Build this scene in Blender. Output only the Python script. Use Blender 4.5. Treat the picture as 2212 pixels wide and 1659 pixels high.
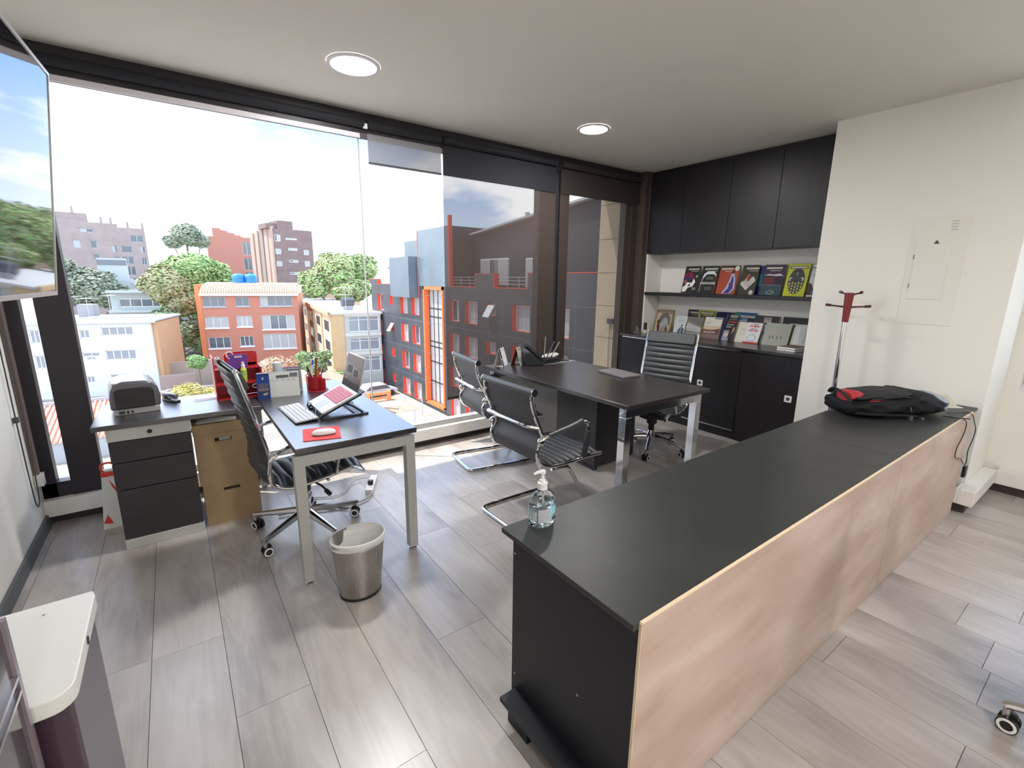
import bpy, math, random
from mathutils import Vector, Matrix
R = math.radians
random.seed(7)
scn = bpy.context.scene
for o in list(bpy.data.objects): bpy.data.objects.remove(o)
COL = scn.collection
CAMH = 1.52
# ---------------------------------------------------------------- camera
def cam_axes(yaw, pit, rol):
    f = Vector((math.sin(yaw)*math.cos(pit), math.cos(yaw)*math.cos(pit), -math.sin(pit)))
    r = Vector((math.cos(yaw), -math.sin(yaw), 0)); d = f.cross(r)
    c, s = math.cos(rol), math.sin(rol)
    return c*r+s*d, -s*r+c*d, f
r_, d_, f_ = cam_axes(.628303, .2192797, -.0111543)
cam_d = bpy.data.cameras.new('camera'); cam = bpy.data.objects.new('camera', cam_d); COL.objects.link(cam)
cam.matrix_world = Matrix(((r_.x, -d_.x, -f_.x, 0), (r_.y, -d_.y, -f_.y, 0), (r_.z, -d_.z, -f_.z, CAMH), (0, 0, 0, 1)))
cam_d.sensor_width = 36; cam_d.lens = 1002.98/2212*36; cam_d.clip_start = .05; cam_d.clip_end = 2000
scn.camera = cam
# ---------------------------------------------------------------- world, sun, exposure
scn.view_settings.view_transform = 'Standard'; scn.view_settings.look = 'None'
scn.view_settings.gamma = 1; scn.view_settings.use_curve_mapping = False
scn.view_settings.exposure = 0.57
SKY, SUN, LAMP = 2.3, 4.5, 165
w = bpy.data.worlds.new('sky'); scn.world = w; w.use_nodes = True
nt = w.node_tree; nt.nodes.clear()
def N(nt, t, **k):
    n = nt.nodes.new(t)
    for a, b in k.items():
        if a.startswith('i_'): n.inputs[a[2:].replace('_', ' ')].default_value = b
        else: setattr(n, a, b)
    return n
tc = N(nt, 'ShaderNodeTexCoord'); sx = N(nt, 'ShaderNodeSeparateXYZ'); nt.links.new(tc.outputs['Generated'], sx.inputs[0])
mp = N(nt, 'ShaderNodeMapping'); mp.inputs['Scale'].default_value = (1.0, 1.0, 2.6); mp.inputs['Location'].default_value = (2.9, 1.1, .8)
nt.links.new(tc.outputs['Generated'], mp.inputs[0])
no = N(nt, 'ShaderNodeTexNoise', i_Scale=2.6, i_Detail=7.0, i_Roughness=.52); nt.links.new(mp.outputs[0], no.inputs['Vector'])
cr = N(nt, 'ShaderNodeValToRGB'); cr.color_ramp.elements[0].position = .47; cr.color_ramp.elements[1].position = .545
nt.links.new(no.outputs[0], cr.inputs[0])
gr = N(nt, 'ShaderNodeValToRGB'); e = gr.color_ramp.elements
e[0].position = 0; e[0].color = (.80, .88, .98, 1); e[1].position = .8; e[1].color = (.14, .32, .78, 1)
m_ = e.new(.25); m_.color = (.26, .46, .86, 1)
nt.links.new(sx.outputs['Z'], gr.inputs[0])
mx = N(nt, 'ShaderNodeMixRGB'); nt.links.new(cr.outputs[0], mx.inputs[0]); nt.links.new(gr.outputs[0], mx.inputs[1]); mx.inputs[2].default_value = (1.12, 1.15, 1.20, 1)
bg = N(nt, 'ShaderNodeBackground'); bg.inputs[1].default_value = SKY; nt.links.new(mx.outputs[0], bg.inputs[0])
wo = N(nt, 'ShaderNodeOutputWorld'); nt.links.new(bg.outputs[0], wo.inputs[0])
sd = bpy.data.lights.new('sun', 'SUN'); sd.energy = SUN; sd.angle = R(.8); sd.color = (1, .94, .84)
so = bpy.data.objects.new('sun', sd); COL.objects.link(so)
so.rotation_euler = Vector((-.42, .34, 1)).to_track_quat('Z', 'Y').to_euler()
# lamps: two visible downlights, then three unseen ones added to brighten the office
LAMPS = [(1.03, 3.03, .15), (2.98, 3.0, .13), (1.03, -.9, .15), (2.98, -1.2, .15), (-.1, -2.2, .15)]

# ---------------------------------------------------------------- materials
MATS = {}
def mat(name, col=(.5, .5, .5), rough=.5, metal=0, noise=0, nscale=20, stretch=(1, 1, 1), bump=0, emit=0, spec=.5, coat=0, trans=0, col2=None, detail=4, vary=0, coord='Object', alpha=1, ior=1.5):
    if name in MATS: return MATS[name]
    m = bpy.data.materials.new(name); m.use_nodes = True; MATS[name] = m
    nt = m.node_tree; p = nt.nodes['Principled BSDF']
    p.inputs['Base Color'].default_value = (*col, 1); p.inputs['Roughness'].default_value = rough; p.inputs['Metallic'].default_value = metal
    p.inputs['Specular IOR Level'].default_value = spec; p.inputs['Coat Weight'].default_value = coat; p.inputs['IOR'].default_value = ior
    p.inputs['Transmission Weight'].default_value = trans; p.inputs['Alpha'].default_value = alpha
    if emit: p.inputs['Emission Color'].default_value = (*col, 1); p.inputs['Emission Strength'].default_value = emit
    if noise or bump or vary:
        tc = N(nt, 'ShaderNodeTexCoord'); mp = N(nt, 'ShaderNodeMapping'); mp.inputs['Scale'].default_value = stretch
        nt.links.new(tc.outputs[coord], mp.inputs[0])
        no = N(nt, 'ShaderNodeTexNoise', i_Scale=nscale, i_Detail=detail); nt.links.new(mp.outputs[0], no.inputs['Vector'])
        if noise:
            c2 = col2 or tuple(c*(1-noise) for c in col)
            mx = N(nt, 'ShaderNodeMixRGB'); mx.inputs[1].default_value = (*col, 1); mx.inputs[2].default_value = (*c2, 1)
            rp = N(nt, 'ShaderNodeMapRange', i_From_Min=.35, i_From_Max=.65); nt.links.new(no.outputs[0], rp.inputs[0]); nt.links.new(rp.outputs[0], mx.inputs[0])
            nt.links.new(mx.outputs[0], p.inputs['Base Color'])
        if bump:
            b = N(nt, 'ShaderNodeBump', i_Strength=bump, i_Distance=.01); nt.links.new(no.outputs[0], b.inputs['Height']); nt.links.new(b.outputs[0], p.inputs['Normal'])
    return m
def stripes(name, c1, c2, scale, axis='X', rough=.7, coord='Object', thr=.5, wave=0):
    """two-tone stripes along an object axis"""
    if name in MATS: return MATS[name]
    m = mat(name, c1, rough); nt = m.node_tree; p = nt.nodes['Principled BSDF']
    tc = N(nt, 'ShaderNodeTexCoord'); wv = N(nt, 'ShaderNodeTexWave', bands_direction=axis, i_Scale=scale, i_Distortion=wave)
    nt.links.new(tc.outputs[coord], wv.inputs[0])
    rp = N(nt, 'ShaderNodeMapRange', i_From_Min=thr-.08, i_From_Max=thr+.08); nt.links.new(wv.outputs['Fac'], rp.inputs[0])
    mx = N(nt, 'ShaderNodeMixRGB'); mx.inputs[1].default_value = (*c1, 1); mx.inputs[2].default_value = (*c2, 1)
    nt.links.new(rp.outputs[0], mx.inputs[0]); nt.links.new(mx.outputs[0], p.inputs['Base Color'])
    return m
def floor_mat():
    m = mat('laminate_oak', (.30, .26, .22), .31, spec=.85); nt = m.node_tree; p = nt.nodes['Principled BSDF']
    tc = N(nt, 'ShaderNodeTexCoord'); oi = N(nt, 'ShaderNodeObjectInfo')
    ad = N(nt, 'ShaderNodeVectorMath', operation='ADD'); cb = N(nt, 'ShaderNodeCombineXYZ')
    ml = N(nt, 'ShaderNodeMath', operation='MULTIPLY'); ml.inputs[1].default_value = 37.
    nt.links.new(oi.outputs['Random'], ml.inputs[0]); nt.links.new(ml.outputs[0], cb.inputs[0]); nt.links.new(ml.outputs[0], cb.inputs[1]); nt.links.new(ml.outputs[0], cb.inputs[2])
    nt.links.new(tc.outputs['Object'], ad.inputs[0]); nt.links.new(cb.outputs[0], ad.inputs[1])
    m1 = N(nt, 'ShaderNodeMapping'); m1.inputs['Scale'].default_value = (6, 1.0, 1); nt.links.new(ad.outputs[0], m1.inputs[0])
    n1 = N(nt, 'ShaderNodeTexNoise', i_Scale=1.1, i_Detail=2.0, i_Roughness=.45); nt.links.new(m1.outputs[0], n1.inputs['Vector'])
    # cathedral grain: level lines of a stretched noise
    k = N(nt, 'ShaderNodeMath', operation='MULTIPLY'); k.inputs[1].default_value = 60.; nt.links.new(n1.outputs[0], k.inputs[0])
    sn = N(nt, 'ShaderNodeMath', operation='SINE'); nt.links.new(k.outputs[0], sn.inputs[0])
    m2 = N(nt, 'ShaderNodeMapping'); m2.inputs['Scale'].default_value = (60, 3, 1); nt.links.new(ad.outputs[0], m2.inputs[0])
    n2 = N(nt, 'ShaderNodeTexNoise', i_Scale=1.5, i_Detail=5.0); nt.links.new(m2.outputs[0], n2.inputs['Vector'])
    m3 = N(nt, 'ShaderNodeMapping'); m3.inputs['Scale'].default_value = (3, 1.2, 1); nt.links.new(ad.outputs[0], m3.inputs[0])
    n3 = N(nt, 'ShaderNodeTexNoise', i_Scale=1.6, i_Detail=3.0); nt.links.new(m3.outputs[0], n3.inputs['Vector'])
    def mixv(a, b, f):
        mm = N(nt, 'ShaderNodeMath', operation='MULTIPLY_ADD'); nt.links.new(a, mm.inputs[0]); mm.inputs[1].default_value = f; nt.links.new(b, mm.inputs[2]); return mm.outputs[0]
    v = mixv(sn.outputs[0], n3.outputs[0], .045); v = mixv(n2.outputs[0], v, .22)
    v2 = mixv(oi.outputs['Random'], v, .16)
    cr = N(nt, 'ShaderNodeValToRGB'); e = cr.color_ramp.elements
    e[0].position = .42; e[0].color = (.28, .245, .22, 1); e[1].position = .95; e[1].color = (.49, .455, .425, 1)
    mm = e.new(.68); mm.color = (.40, .362, .33, 1)
    nt.links.new(v2, cr.inputs[0]); nt.links.new(cr.outputs[0], p.inputs['Base Color'])
    b = N(nt, 'ShaderNodeBump', i_Strength=.12, i_Distance=.002); nt.links.new(n2.outputs[0], b.inputs['Height']); nt.links.new(b.outputs[0], p.inputs['Normal'])
    return m
def plywood_mat():
    m = mat('plywood', (.5, .35, .25), .55); nt = m.node_tree; p = nt.nodes['Principled BSDF']
    tc = N(nt, 'ShaderNodeTexCoord'); m1 = N(nt, 'ShaderNodeMapping'); m1.inputs['Scale'].default_value = (.7, 1, 2.2); nt.links.new(tc.outputs['Object'], m1.inputs[0])
    n1 = N(nt, 'ShaderNodeTexNoise', i_Scale=1.3, i_Detail=3.0, i_Distortion=.6); nt.links.new(m1.outputs[0], n1.inputs['Vector'])
    k = N(nt, 'ShaderNodeMath', operation='MULTIPLY'); k.inputs[1].default_value = 34.; nt.links.new(n1.outputs[0], k.inputs[0])
    sn = N(nt, 'ShaderNodeMath', operation='SINE'); nt.links.new(k.outputs[0], sn.inputs[0])
    n2 = N(nt, 'ShaderNodeTexNoise', i_Scale=3.0, i_Detail=5.0); nt.links.new(m1.outputs[0], n2.inputs['Vector'])
    a = N(nt, 'ShaderNodeMath', operation='MULTIPLY_ADD'); nt.links.new(sn.outputs[0], a.inputs[0]); a.inputs[1].default_value = .035; nt.links.new(n2.outputs[0], a.inputs[2])
    cr = N(nt, 'ShaderNodeValToRGB'); e = cr.color_ramp.elements
    e[0].position = .34; e[0].color = (.41, .295, .24, 1); e[1].position = .68; e[1].color = (.55, .44, .38, 1)
    nt.links.new(a.outputs[0], cr.inputs[0]); nt.links.new(cr.outputs[0], p.inputs['Base Color'])
    return m
def glass_mat(name, tint=(1, 1, 1), ior=1.45, refl=1.0):
    m = bpy.data.materials.new(name); m.use_nodes = True; MATS[name] = m; nt = m.node_tree; nt.nodes.clear()
    t = N(nt, 'ShaderNodeBsdfTransparent'); t.inputs[0].default_value = (*tint, 1)
    g = N(nt, 'ShaderNodeBsdfGlossy'); g.inputs['Roughness'].default_value = .02
    fr = N(nt, 'ShaderNodeFresnel'); fr.inputs[0].default_value = ior
    ml = N(nt, 'ShaderNodeMath', operation='MULTIPLY'); ml.inputs[1].default_value = refl; nt.links.new(fr.outputs[0], ml.inputs[0])
    mx = N(nt, 'ShaderNodeMixShader'); nt.links.new(ml.outputs[0], mx.inputs[0]); nt.links.new(t.outputs[0], mx.inputs[1]); nt.links.new(g.outputs[0], mx.inputs[2])
    o = N(nt, 'ShaderNodeOutputMaterial'); nt.links.new(mx.outputs[0], o.inputs[0]); return m
def mesh_fabric(name, col, openness, trans=0):
    """solar-screen cloth: a fine open weave lets part of the view through"""
    m = bpy.data.materials.new(name); m.use_nodes = True; MATS[name] = m; nt = m.node_tree; nt.nodes.clear()
    t = N(nt, 'ShaderNodeBsdfTransparent'); d = N(nt, 'ShaderNodeBsdfDiffuse'); d.inputs[0].default_value = (*col, 1)
    sh = d
    if trans:
        tl = N(nt, 'ShaderNodeBsdfTranslucent'); tl.inputs[0].default_value = (*col, 1)
        a = N(nt, 'ShaderNodeMixShader'); a.inputs[0].default_value = trans; nt.links.new(d.outputs[0], a.inputs[1]); nt.links.new(tl.outputs[0], a.inputs[2]); sh = a
    mx = N(nt, 'ShaderNodeMixShader'); mx.inputs[0].default_value = openness; nt.links.new(sh.outputs[0], mx.inputs[1]); nt.links.new(t.outputs[0], mx.inputs[2])
    o = N(nt, 'ShaderNodeOutputMaterial'); nt.links.new(mx.outputs[0], o.inputs[0]); return m
def brickish(name, c1, c2, cm, scale, rough=.9, bw=.5, bh=.25, mort=.02):
    m = mat(name, c1, rough); nt = m.node_tree; p = nt.nodes['Principled BSDF']
    tc = N(nt, 'ShaderNodeTexCoord'); mp = N(nt, 'ShaderNodeMapping'); mp.inputs['Rotation'].default_value = (R(90), 0, 0); nt.links.new(tc.outputs['Object'], mp.inputs[0])
    b = N(nt, 'ShaderNodeTexBrick', i_Scale=scale); b.inputs['Color1'].default_value = (*c1, 1); b.inputs['Color2'].default_value = (*c2, 1); b.inputs['Mortar'].default_value = (*cm, 1)
    b.inputs['Mortar Size'].default_value = mort; b.inputs['Brick Width'].default_value = bw; b.inputs['Row Height'].default_value = bh
    nt.links.new(mp.outputs[0], b.inputs[0]); nt.links.new(b.outputs[0], p.inputs['Base Color']); return m

FLOOR = floor_mat(); PLY = plywood_mat()
WALL = mat('wall_paint', (.80, .78, .72), .85, bump=.05, nscale=60)
CEIL = mat('ceiling_paint', (.72, .695, .635), .9, bump=.04, nscale=80)
DARKWOOD = mat('espresso_laminate', (.026, .019, .017), .30, noise=.35, nscale=3, stretch=(1, 12, 12), spec=.8, coat=.35)
MATS['espresso_laminate'].node_tree.nodes['Principled BSDF'].inputs['Coat Roughness'].default_value = .28
DESKTOP = mat('black_desk_laminate', (.020, .018, .022), .34, noise=.3, nscale=4, stretch=(12, 1, 12), bump=.03, spec=.9, coat=.7)
MATS['black_desk_laminate'].node_tree.nodes['Principled BSDF'].inputs['Coat Roughness'].default_value = .30; MATS['black_desk_laminate'].node_tree.nodes['Principled BSDF'].inputs['Coat IOR'].default_value = 2.1
CABW = mat('cabinet_laminate', (.017, .0145, .0165), .40, spec=.35, noise=.3, nscale=3, stretch=(12, 12, 1))
COUNTER = mat('counter_black_laminate', (.032, .034, .032), .42, noise=.25, nscale=5, bump=.05)
PLYEDGE = mat('ply_edge', (.72, .58, .40), .6)
GREYMETAL = mat('grey_painted_steel', (.43, .43, .40), .4)
CHROME = mat('chrome', (.80, .79, .80), .09, 1)
CHROMED = mat('polished_aluminium', (.62, .60, .62), .2, 1)
STEEL = mat('brushed_steel', (.50, .47, .45), .34, 1, noise=.2, nscale=8, stretch=(30, 30, .6))
LEATHER = mat('black_leather', (.020, .022, .024), .36, bump=.10, nscale=160)
LEATHERG = mat('grey_black_leather', (.045, .05, .052), .42, bump=.10, nscale=160)
BACKCLOTH = mat('dark_back_cloth', (.035, .032, .034), .55)
BLACKP = mat('black_plastic', (.012, .012, .013), .38)
DGREYP = mat('dark_grey_plastic', (.06, .06, .065), .45)
WHITEP = mat('white_plastic', (.78, .78, .76), .35)
GREYP = mat('grey_plastic', (.40, .40, .40), .45)
FRAMEM = mat('dark_window_frame', (.020, .016, .022), .45)
FRAMEB = mat('brown_window_frame', (.075, .055, .045), .5)
CARD = mat('cardboard', (.42, .29, .165), .85, noise=.12, nscale=12)
CARDD = mat('cardboard_hole_shade', (.05, .035, .025), .9)
PAPER = mat('paper', (.82, .82, .80), .8)
RED = mat('red_plastic', (.42, .012, .02), .3)
REDPAD = mat('red_pad', (.68, .06, .06), .75)
PURPLE = mat('purple_plastic', (.13, .03, .26), .35)
STONE = mat('beige_stone', (.56, .44, .30), .8, noise=.12, nscale=3)
WHITEW = mat('white_sill', (.76, .74, .70), .55)
GLASS = glass_mat('window_glass', (.97, .985, .98), refl=.3)
GRAYBODY = mat('pedestal_front', (.036, .029, .033), .42, noise=.2, nscale=6, stretch=(1, 8, 8))

# ---------------------------------------------------------------- mesh builder
class MB:
    def __init__(s): s.v = []; s.f = []; s.m = []; s.mats = []; s.cur = 0
    def use(s, m):
        if m not in s.mats: s.mats.append(m)
        s.cur = s.mats.index(m); return s
    def add(s, vs, fs, M=None):
        b = len(s.v)
        for p in vs:
            p = Vector(p); s.v.append(M @ p if M else p)
        for f in fs: s.f.append([b+i for i in f]); s.m.append(s.cur)
        return s
    def box(s, x0, x1, y0, y1, z0, z1, M=None):
        return s.add([(x0, y0, z0), (x1, y0, z0), (x1, y1, z0), (x0, y1, z0), (x0, y0, z1), (x1, y0, z1), (x1, y1, z1), (x0, y1, z1)],
                     [(0, 3, 2, 1), (4, 5, 6, 7), (0, 1, 5, 4), (1, 2, 6, 5), (2, 3, 7, 6), (3, 0, 4, 7)], M)
    def cyl(s, p0, p1, r0, r1=None, n=16, cap=True):
        r1 = r0 if r1 is None else r1; p0 = Vector(p0); p1 = Vector(p1); d = (p1-p0)
        q = d.to_track_quat('Z', 'Y').to_matrix(); vs = []; fs = []
        for p, r in ((p0, r0), (p1, r1)):
            for i in range(n): a = 2*math.pi*i/n; vs.append(p+q @ Vector((r*math.cos(a), r*math.sin(a), 0)))
        for i in range(n): fs.append((i, (i+1) % n, n+(i+1) % n, n+i))
        if cap: fs.append(tuple(range(n-1, -1, -1))); fs.append(tuple(range(n, 2*n)))
        return s.add(vs, fs)
    def tube(s, pts, r, n=8, closed=False, sm=0, flat=1.0):
        pts = [Vector(p) for p in pts]
        if sm:
            if isinstance(r, (list, tuple)): r = [q.x for q in smooth_path([Vector((q, 0, 0)) for q in r], sm, closed)]
            pts = smooth_path(pts, sm, closed)
        k = len(pts); vs = []; fs = []; up = None
        for i, p in enumerate(pts):
            a = pts[(i-1) % k] if (closed or i) else p; b = pts[(i+1) % k] if (closed or i < k-1) else p
            t = (b-a).normalized()
            if up is None: up = Vector((0, 0, 1)) if abs(t.z) < .9 else Vector((1, 0, 0))
            x = t.cross(up); x = x.normalized() if x.length > 1e-6 else Vector((1, 0, 0)); y = x.cross(t).normalized(); up = y
            rr = r[i] if isinstance(r, (list, tuple)) else r
            for j in range(n): an = 2*math.pi*j/n; vs.append(p+x*rr*math.cos(an)+y*rr*flat*math.sin(an))
        for i in range(k if closed else k-1):
            for j in range(n): a = i*n+j; b = i*n+(j+1) % n; c = ((i+1) % k)*n; fs.append((a, b, c+(j+1) % n, c+j))
        if not closed: fs.append(tuple(range(n-1, -1, -1))); fs.append(tuple(range((k-1)*n, k*n)))
        return s.add(vs, fs)
    def lathe(s, prof, c=(0, 0, 0), n=24, M=None, sx=1, sy=1, caps=True):
        vs = []; fs = []; k = len(prof)
        for r, z in prof:
            for i in range(n): a = 2*math.pi*i/n; vs.append((c[0]+sx*r*math.cos(a), c[1]+sy*r*math.sin(a), c[2]+z))
        for i in range(k-1):
            for j in range(n): fs.append((i*n+j, i*n+(j+1) % n, (i+1)*n+(j+1) % n, (i+1)*n+j))
        if caps and prof[0][0] > 1e-4: fs.append(tuple(range(n-1, -1, -1)))
        if caps and prof[-1][0] > 1e-4: fs.append(tuple(range((k-1)*n, k*n)))
        return s.add(vs, fs, M)
    def prism(s, poly, z0, z1, M=None):
        n = len(poly); vs = [(x, y, z0) for x, y in poly]+[(x, y, z1) for x, y in poly]
        ar = sum(poly[i][0]*poly[(i+1) % n][1]-poly[(i+1) % n][0]*poly[i][1] for i in range(n))
        fs = [tuple(range(n-1, -1, -1)), tuple(range(n, 2*n))]+[(i, (i+1) % n, n+(i+1) % n, n+i) for i in range(n)]
        if ar < 0: fs = [tuple(reversed(f)) for f in fs]
        return s.add(vs, fs, M)
    def quad(s, *p): return s.add(p, [tuple(range(len(p)))])
    def ball(s, c, r, n=12, sx=1, sy=1, sz=1):
        k = max(6, n//2); return s.lathe([(r*math.sin(math.pi*i/k)+(1e-5), -r*sz*math.cos(math.pi*i/k)) for i in range(k+1)], c, n, None, sx, sy)
    def build(s, name, material=None, parent=None, world=False, bevel=0, smooth=35, seg=2, mats=None):
        me = bpy.data.meshes.new(name)
        vs = s.v
        if world and parent is not None: inv = WM[parent.name].inverted(); vs = [inv @ p for p in vs]
        me.from_pydata([tuple(p) for p in vs], [], s.f)
        ml = s.mats or [material]
        for m in ml: me.materials.append(m)
        if len(ml) > 1: me.polygons.foreach_set('material_index', s.m)
        if smooth:
            me.polygons.foreach_set('use_smooth', [True]*len(me.polygons)); me.set_sharp_from_angle(angle=R(smooth))
        me.update(); o = bpy.data.objects.new(name, me); COL.objects.link(o)
        if parent is not None: o.parent = parent; WM[o.name] = WM[parent.name]
        else: WM[o.name] = Matrix()
        if bevel:
            b = o.modifiers.new('bevel', 'BEVEL'); b.width = bevel; b.segments = seg; b.limit_method = 'ANGLE'; b.angle_limit = R(40)
        return o
WM = {}
def smooth_path(pts, it, closed=False):
    for _ in range(it):
        out = [] if closed else [pts[0]]; k = len(pts)
        for i in range(k if closed else k-1):
            a = pts[i]; b = pts[(i+1) % k]; out += [a.lerp(b, .25), a.lerp(b, .75)]
        if not closed: out.append(pts[-1])
        pts = out
    return pts
def rbox(x0, x1, y0, y1, r, n=5):
    o = []
    for cx, cy, a0 in ((x1-r, y0+r, -90), (x1-r, y1-r, 0), (x0+r, y1-r, 90), (x0+r, y0+r, 180)):
        for i in range(n+1): a = R(a0+90*i/n); o.append((cx+r*math.cos(a), cy+r*math.sin(a)))
    return o
def thing(name, label, cat, loc=(0, 0, 0), rz=0, group=None):
    o = bpy.data.objects.new(name, None); COL.objects.link(o); o.location = loc; o.rotation_euler = (0, 0, rz); o.empty_display_size = .1
    o['label'] = label; o['category'] = cat
    if group: o['group'] = group
    WM[o.name] = Matrix.Translation(loc) @ Matrix.Rotation(rz, 4, 'Z'); return o
def tag(o, label, cat, group=None):
    o['label'] = label; o['category'] = cat
    if group: o['group'] = group
    return o
def struct(name, mb, m, bevel=0, parent=None, **k):
    o = mb.build(name, m, parent, bevel=bevel, **k)
    if parent is None: o['kind'] = 'structure'
    return o
def dup(root, loc, rz, label, group=None, skip=()):
    def cp(o, par):
        c = o.copy(); COL.objects.link(c); c.parent = par
        for k in [x for x in ALL if x.parent == o]:
            if k.name.split('.')[0] not in skip: cp(k, c)
        return c
    ALL = list(bpy.data.objects)
    r = cp(root, None); r.location = loc; r.rotation_euler = (0, 0, rz); r['label'] = label
    if group: r['group'] = group
    WM[r.name] = Matrix.Translation(loc) @ Matrix.Rotation(rz, 4, 'Z'); return r
def box(name, b, m, parent=None, bevel=0, world=True): return MB().box(*b).build(name, m, parent, world=world, bevel=bevel)
def text(s, size, M, m, parent, ext=.0006, align='CENTER', name='lettering', bold=0, sxy=(1, 1)):
    cu = bpy.data.curves.new('t', 'FONT'); cu.body = s; cu.size = size; cu.align_x = align; cu.align_y = 'CENTER'; cu.extrude = ext; cu.offset = bold; cu.resolution_u = 3
    o = bpy.data.objects.new('t', cu); COL.objects.link(o)
    me = bpy.data.meshes.new_from_object(o.evaluated_get(bpy.context.evaluated_depsgraph_get()))
    bpy.data.objects.remove(o); bpy.data.curves.remove(cu)
    me.transform(WM[parent.name].inverted() @ M @ Matrix.Diagonal((sxy[0], sxy[1], 1, 1))); me.materials.clear(); me.materials.append(m); me.name = name
    o = bpy.data.objects.new(name, me); COL.objects.link(o); o.parent = parent; WM[o.name] = WM[parent.name]; return o
def frameM(o, x, y):
    """matrix with origin o, x right, y up, z normal"""
    o, x, y = Vector(o), Vector(x).normalized(), Vector(y).normalized(); z = x.cross(y).normalized(); y = z.cross(x)
    return Matrix(((x.x, y.x, z.x, o.x), (x.y, y.y, z.y, o.y), (x.z, y.z, z.z, o.z), (0, 0, 0, 1)))

# ================================================================ ROOM
XL, XR, YW, YB, ZC, XC, XN = -.78, 4.95, 3.84, -3.0, 2.745, 4.33, 4.90
fl = MB().box(XL-.1, XR+.3, YB-.1, 3.95, -.25, -.012).build('floor', mat('subfloor', (.05, .045, .04), .9)); fl['kind'] = 'structure'
JOINT = {2: 2.134, 1+2: 1.65, 4: 2.46, 5: 2.12, 6: 1.57, 7: 1.09, 8: 2.07, 12: .135, 15: .12}
PW, PL = .2485, 1.30
for c in range(-1, 24):
    x0 = .012+PW*(c-3); x1 = x0+PW
    x0c, x1c = max(x0, XL), min(x1, XR)
    if x1c-x0c < .02: continue
    j = JOINT.get(c, random.uniform(0, PL)); y = j-PL*math.ceil((j-YB)/PL)
    while y < YW:
        ya, yb = max(y, YB), min(y+PL, YW)
        if yb-ya > .02:
            g = .0009; hx, hy = (x1c-x0c)/2, (yb-ya)/2
            o = MB().box(-hx+g, hx-g, -hy+g, hy-g, -.012, 0).build('plank', FLOOR, smooth=0)
            o.location = ((x0c+x1c)/2, (ya+yb)/2, 0); o.parent = fl
        y += PL
struct('ceiling', MB().box(XL-.1, XR+.3, YB-.1, 3.95, ZC, ZC+.12), CEIL)
struct('wall_left', MB().box(XL-.1, XL, YB, 3.95, -.02, ZC), WALL)
struct('wall_back', MB().box(XL-.1, XR+.3, YB-.1, YB, -.02, ZC), WALL)
wc = struct('wall_column', MB().box(XC, XR+.02, .58, 1.722, -.02, ZC), WALL)
# right wall below, above and beside window_2
wr_ = MB().box(XR, XR+.25, YB, .58, -.02, .775).box(XR, XR+.25, YB, .58, 2.35, ZC).box(XR, XR+.25, .50, .58, .775, 2.35).box(XR, XR+.25, YB, -1.9, .775, 2.35)
struct('wall_right', wr_, WALL)
struct('wall_niche', MB().box(XN, XR+.25, 1.72, 3.95, -.02, ZC), mat('niche_paint', (.82, .80, .75), .8))
struct('trim_niche', MB().box(4.62, XN-.001, 3.66, 3.68, .925, 1.84), MATS['niche_paint'])
struct('trim_corner', MB().box(4.62, XN, 3.68, 3.95, -.02, ZC).box(4.55, 4.62, 3.70, 3.95, -.02, ZC), FRAMEB)
# sloping white sill and frame of window_2
struct('trim_sill', MB().add([(XR-.005, YB+.3, .775), (XR+.25, YB+.3, .86), (XR+.25, .5, .86), (XR-.005, .5, .775)], [(0, 1, 2, 3)]), WHITEW)
w2 = MB()
for y in (.42, -.35, -1.12, -1.9): w2.box(XR+.10, XR+.17, y, y+.07, .82, 2.35)
w2.box(XR+.10, XR+.17, -1.9, .49, .82, .90).box(XR+.10, XR+.17, -1.9, .49, 2.28, 2.35)
W2 = struct('window_2', w2, FRAMEM)
for y in (-1.83, -1.05, -.28):
    box('pane', (XR+.125, XR+.131, y, y+.70, .90, 2.28), GLASS, W2)
# ledge and plinth under the panorama window
struct('trim_ledge', MB().box(XL, 4.62, 3.77, 3.96, .065, .17), WHITEW, bevel=.003)
struct('baseboard_window', MB().box(XL, 4.62, 3.84, 3.9, -.01, .065), mat('dark_plinth', (.05, .035, .035), .5))
struct('baseboard_left', MB().box(XL, XL+.014, YB, 3.84, 0, .085), mat('grey_baseboard', (.10, .105, .11), .5), bevel=.002)
# white ledge box round the column and under window_2
struct('trim_column', MB().box(4.17, XC, .50, .58, .07, .175).box(4.17, 4.33, .58, .60, .07, .175).box(4.33, 4.87, .50, .58, .07, .175).box(4.86, XR, YB, .50, .07, .175), WHITEW, bevel=.003)
struct('baseboard_column', MB().box(4.22, 4.40, .54, .60, 0, .07).box(4.40, 4.90, .54, .58, 0, .07).box(4.90, XR, YB, .54, 0, .07), mat('dark_plinth'))
# header beam over the window
struct('trim_header', MB().box(XL, 4.62, 3.80, 3.96, 2.60, ZC), FRAMEM)
# ---- window_1 frame
wf = MB().box(XL, -.71, 3.82, 3.90, .17, 2.60).box(-.645, -.49, 3.81, 3.90, .17, 2.60).box(XL, -.49, 3.82, 3.90, .17, .265)
wf.box(3.08, 3.285, 3.81, 3.90, .17, 2.60).box(3.32, 3.48, 3.81, 3.90, .17, 2.60)
W1 = struct('window_1', wf, FRAMEM, bevel=.002)
box('side_frame', (4.36, 4.62, 3.81, 3.90, .17, 2.60), FRAMEB, W1, .002)
box('side_rail', (4.44, 4.455, 3.80, 3.81, .17, 2.385), mat('pale_aluminium', (.55, .5, .46), .35, .6), W1)
box('bottom_rail', (-.49, 3.08, 3.82, 3.90, .17, .215), mat('aluminium_rail', (.42, .42, .40), .45, .3), W1, .002)
box('bottom_rail', (3.48, 4.36, 3.82, 3.90, .17, .215), MATS['aluminium_rail'], W1, .002)
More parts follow.
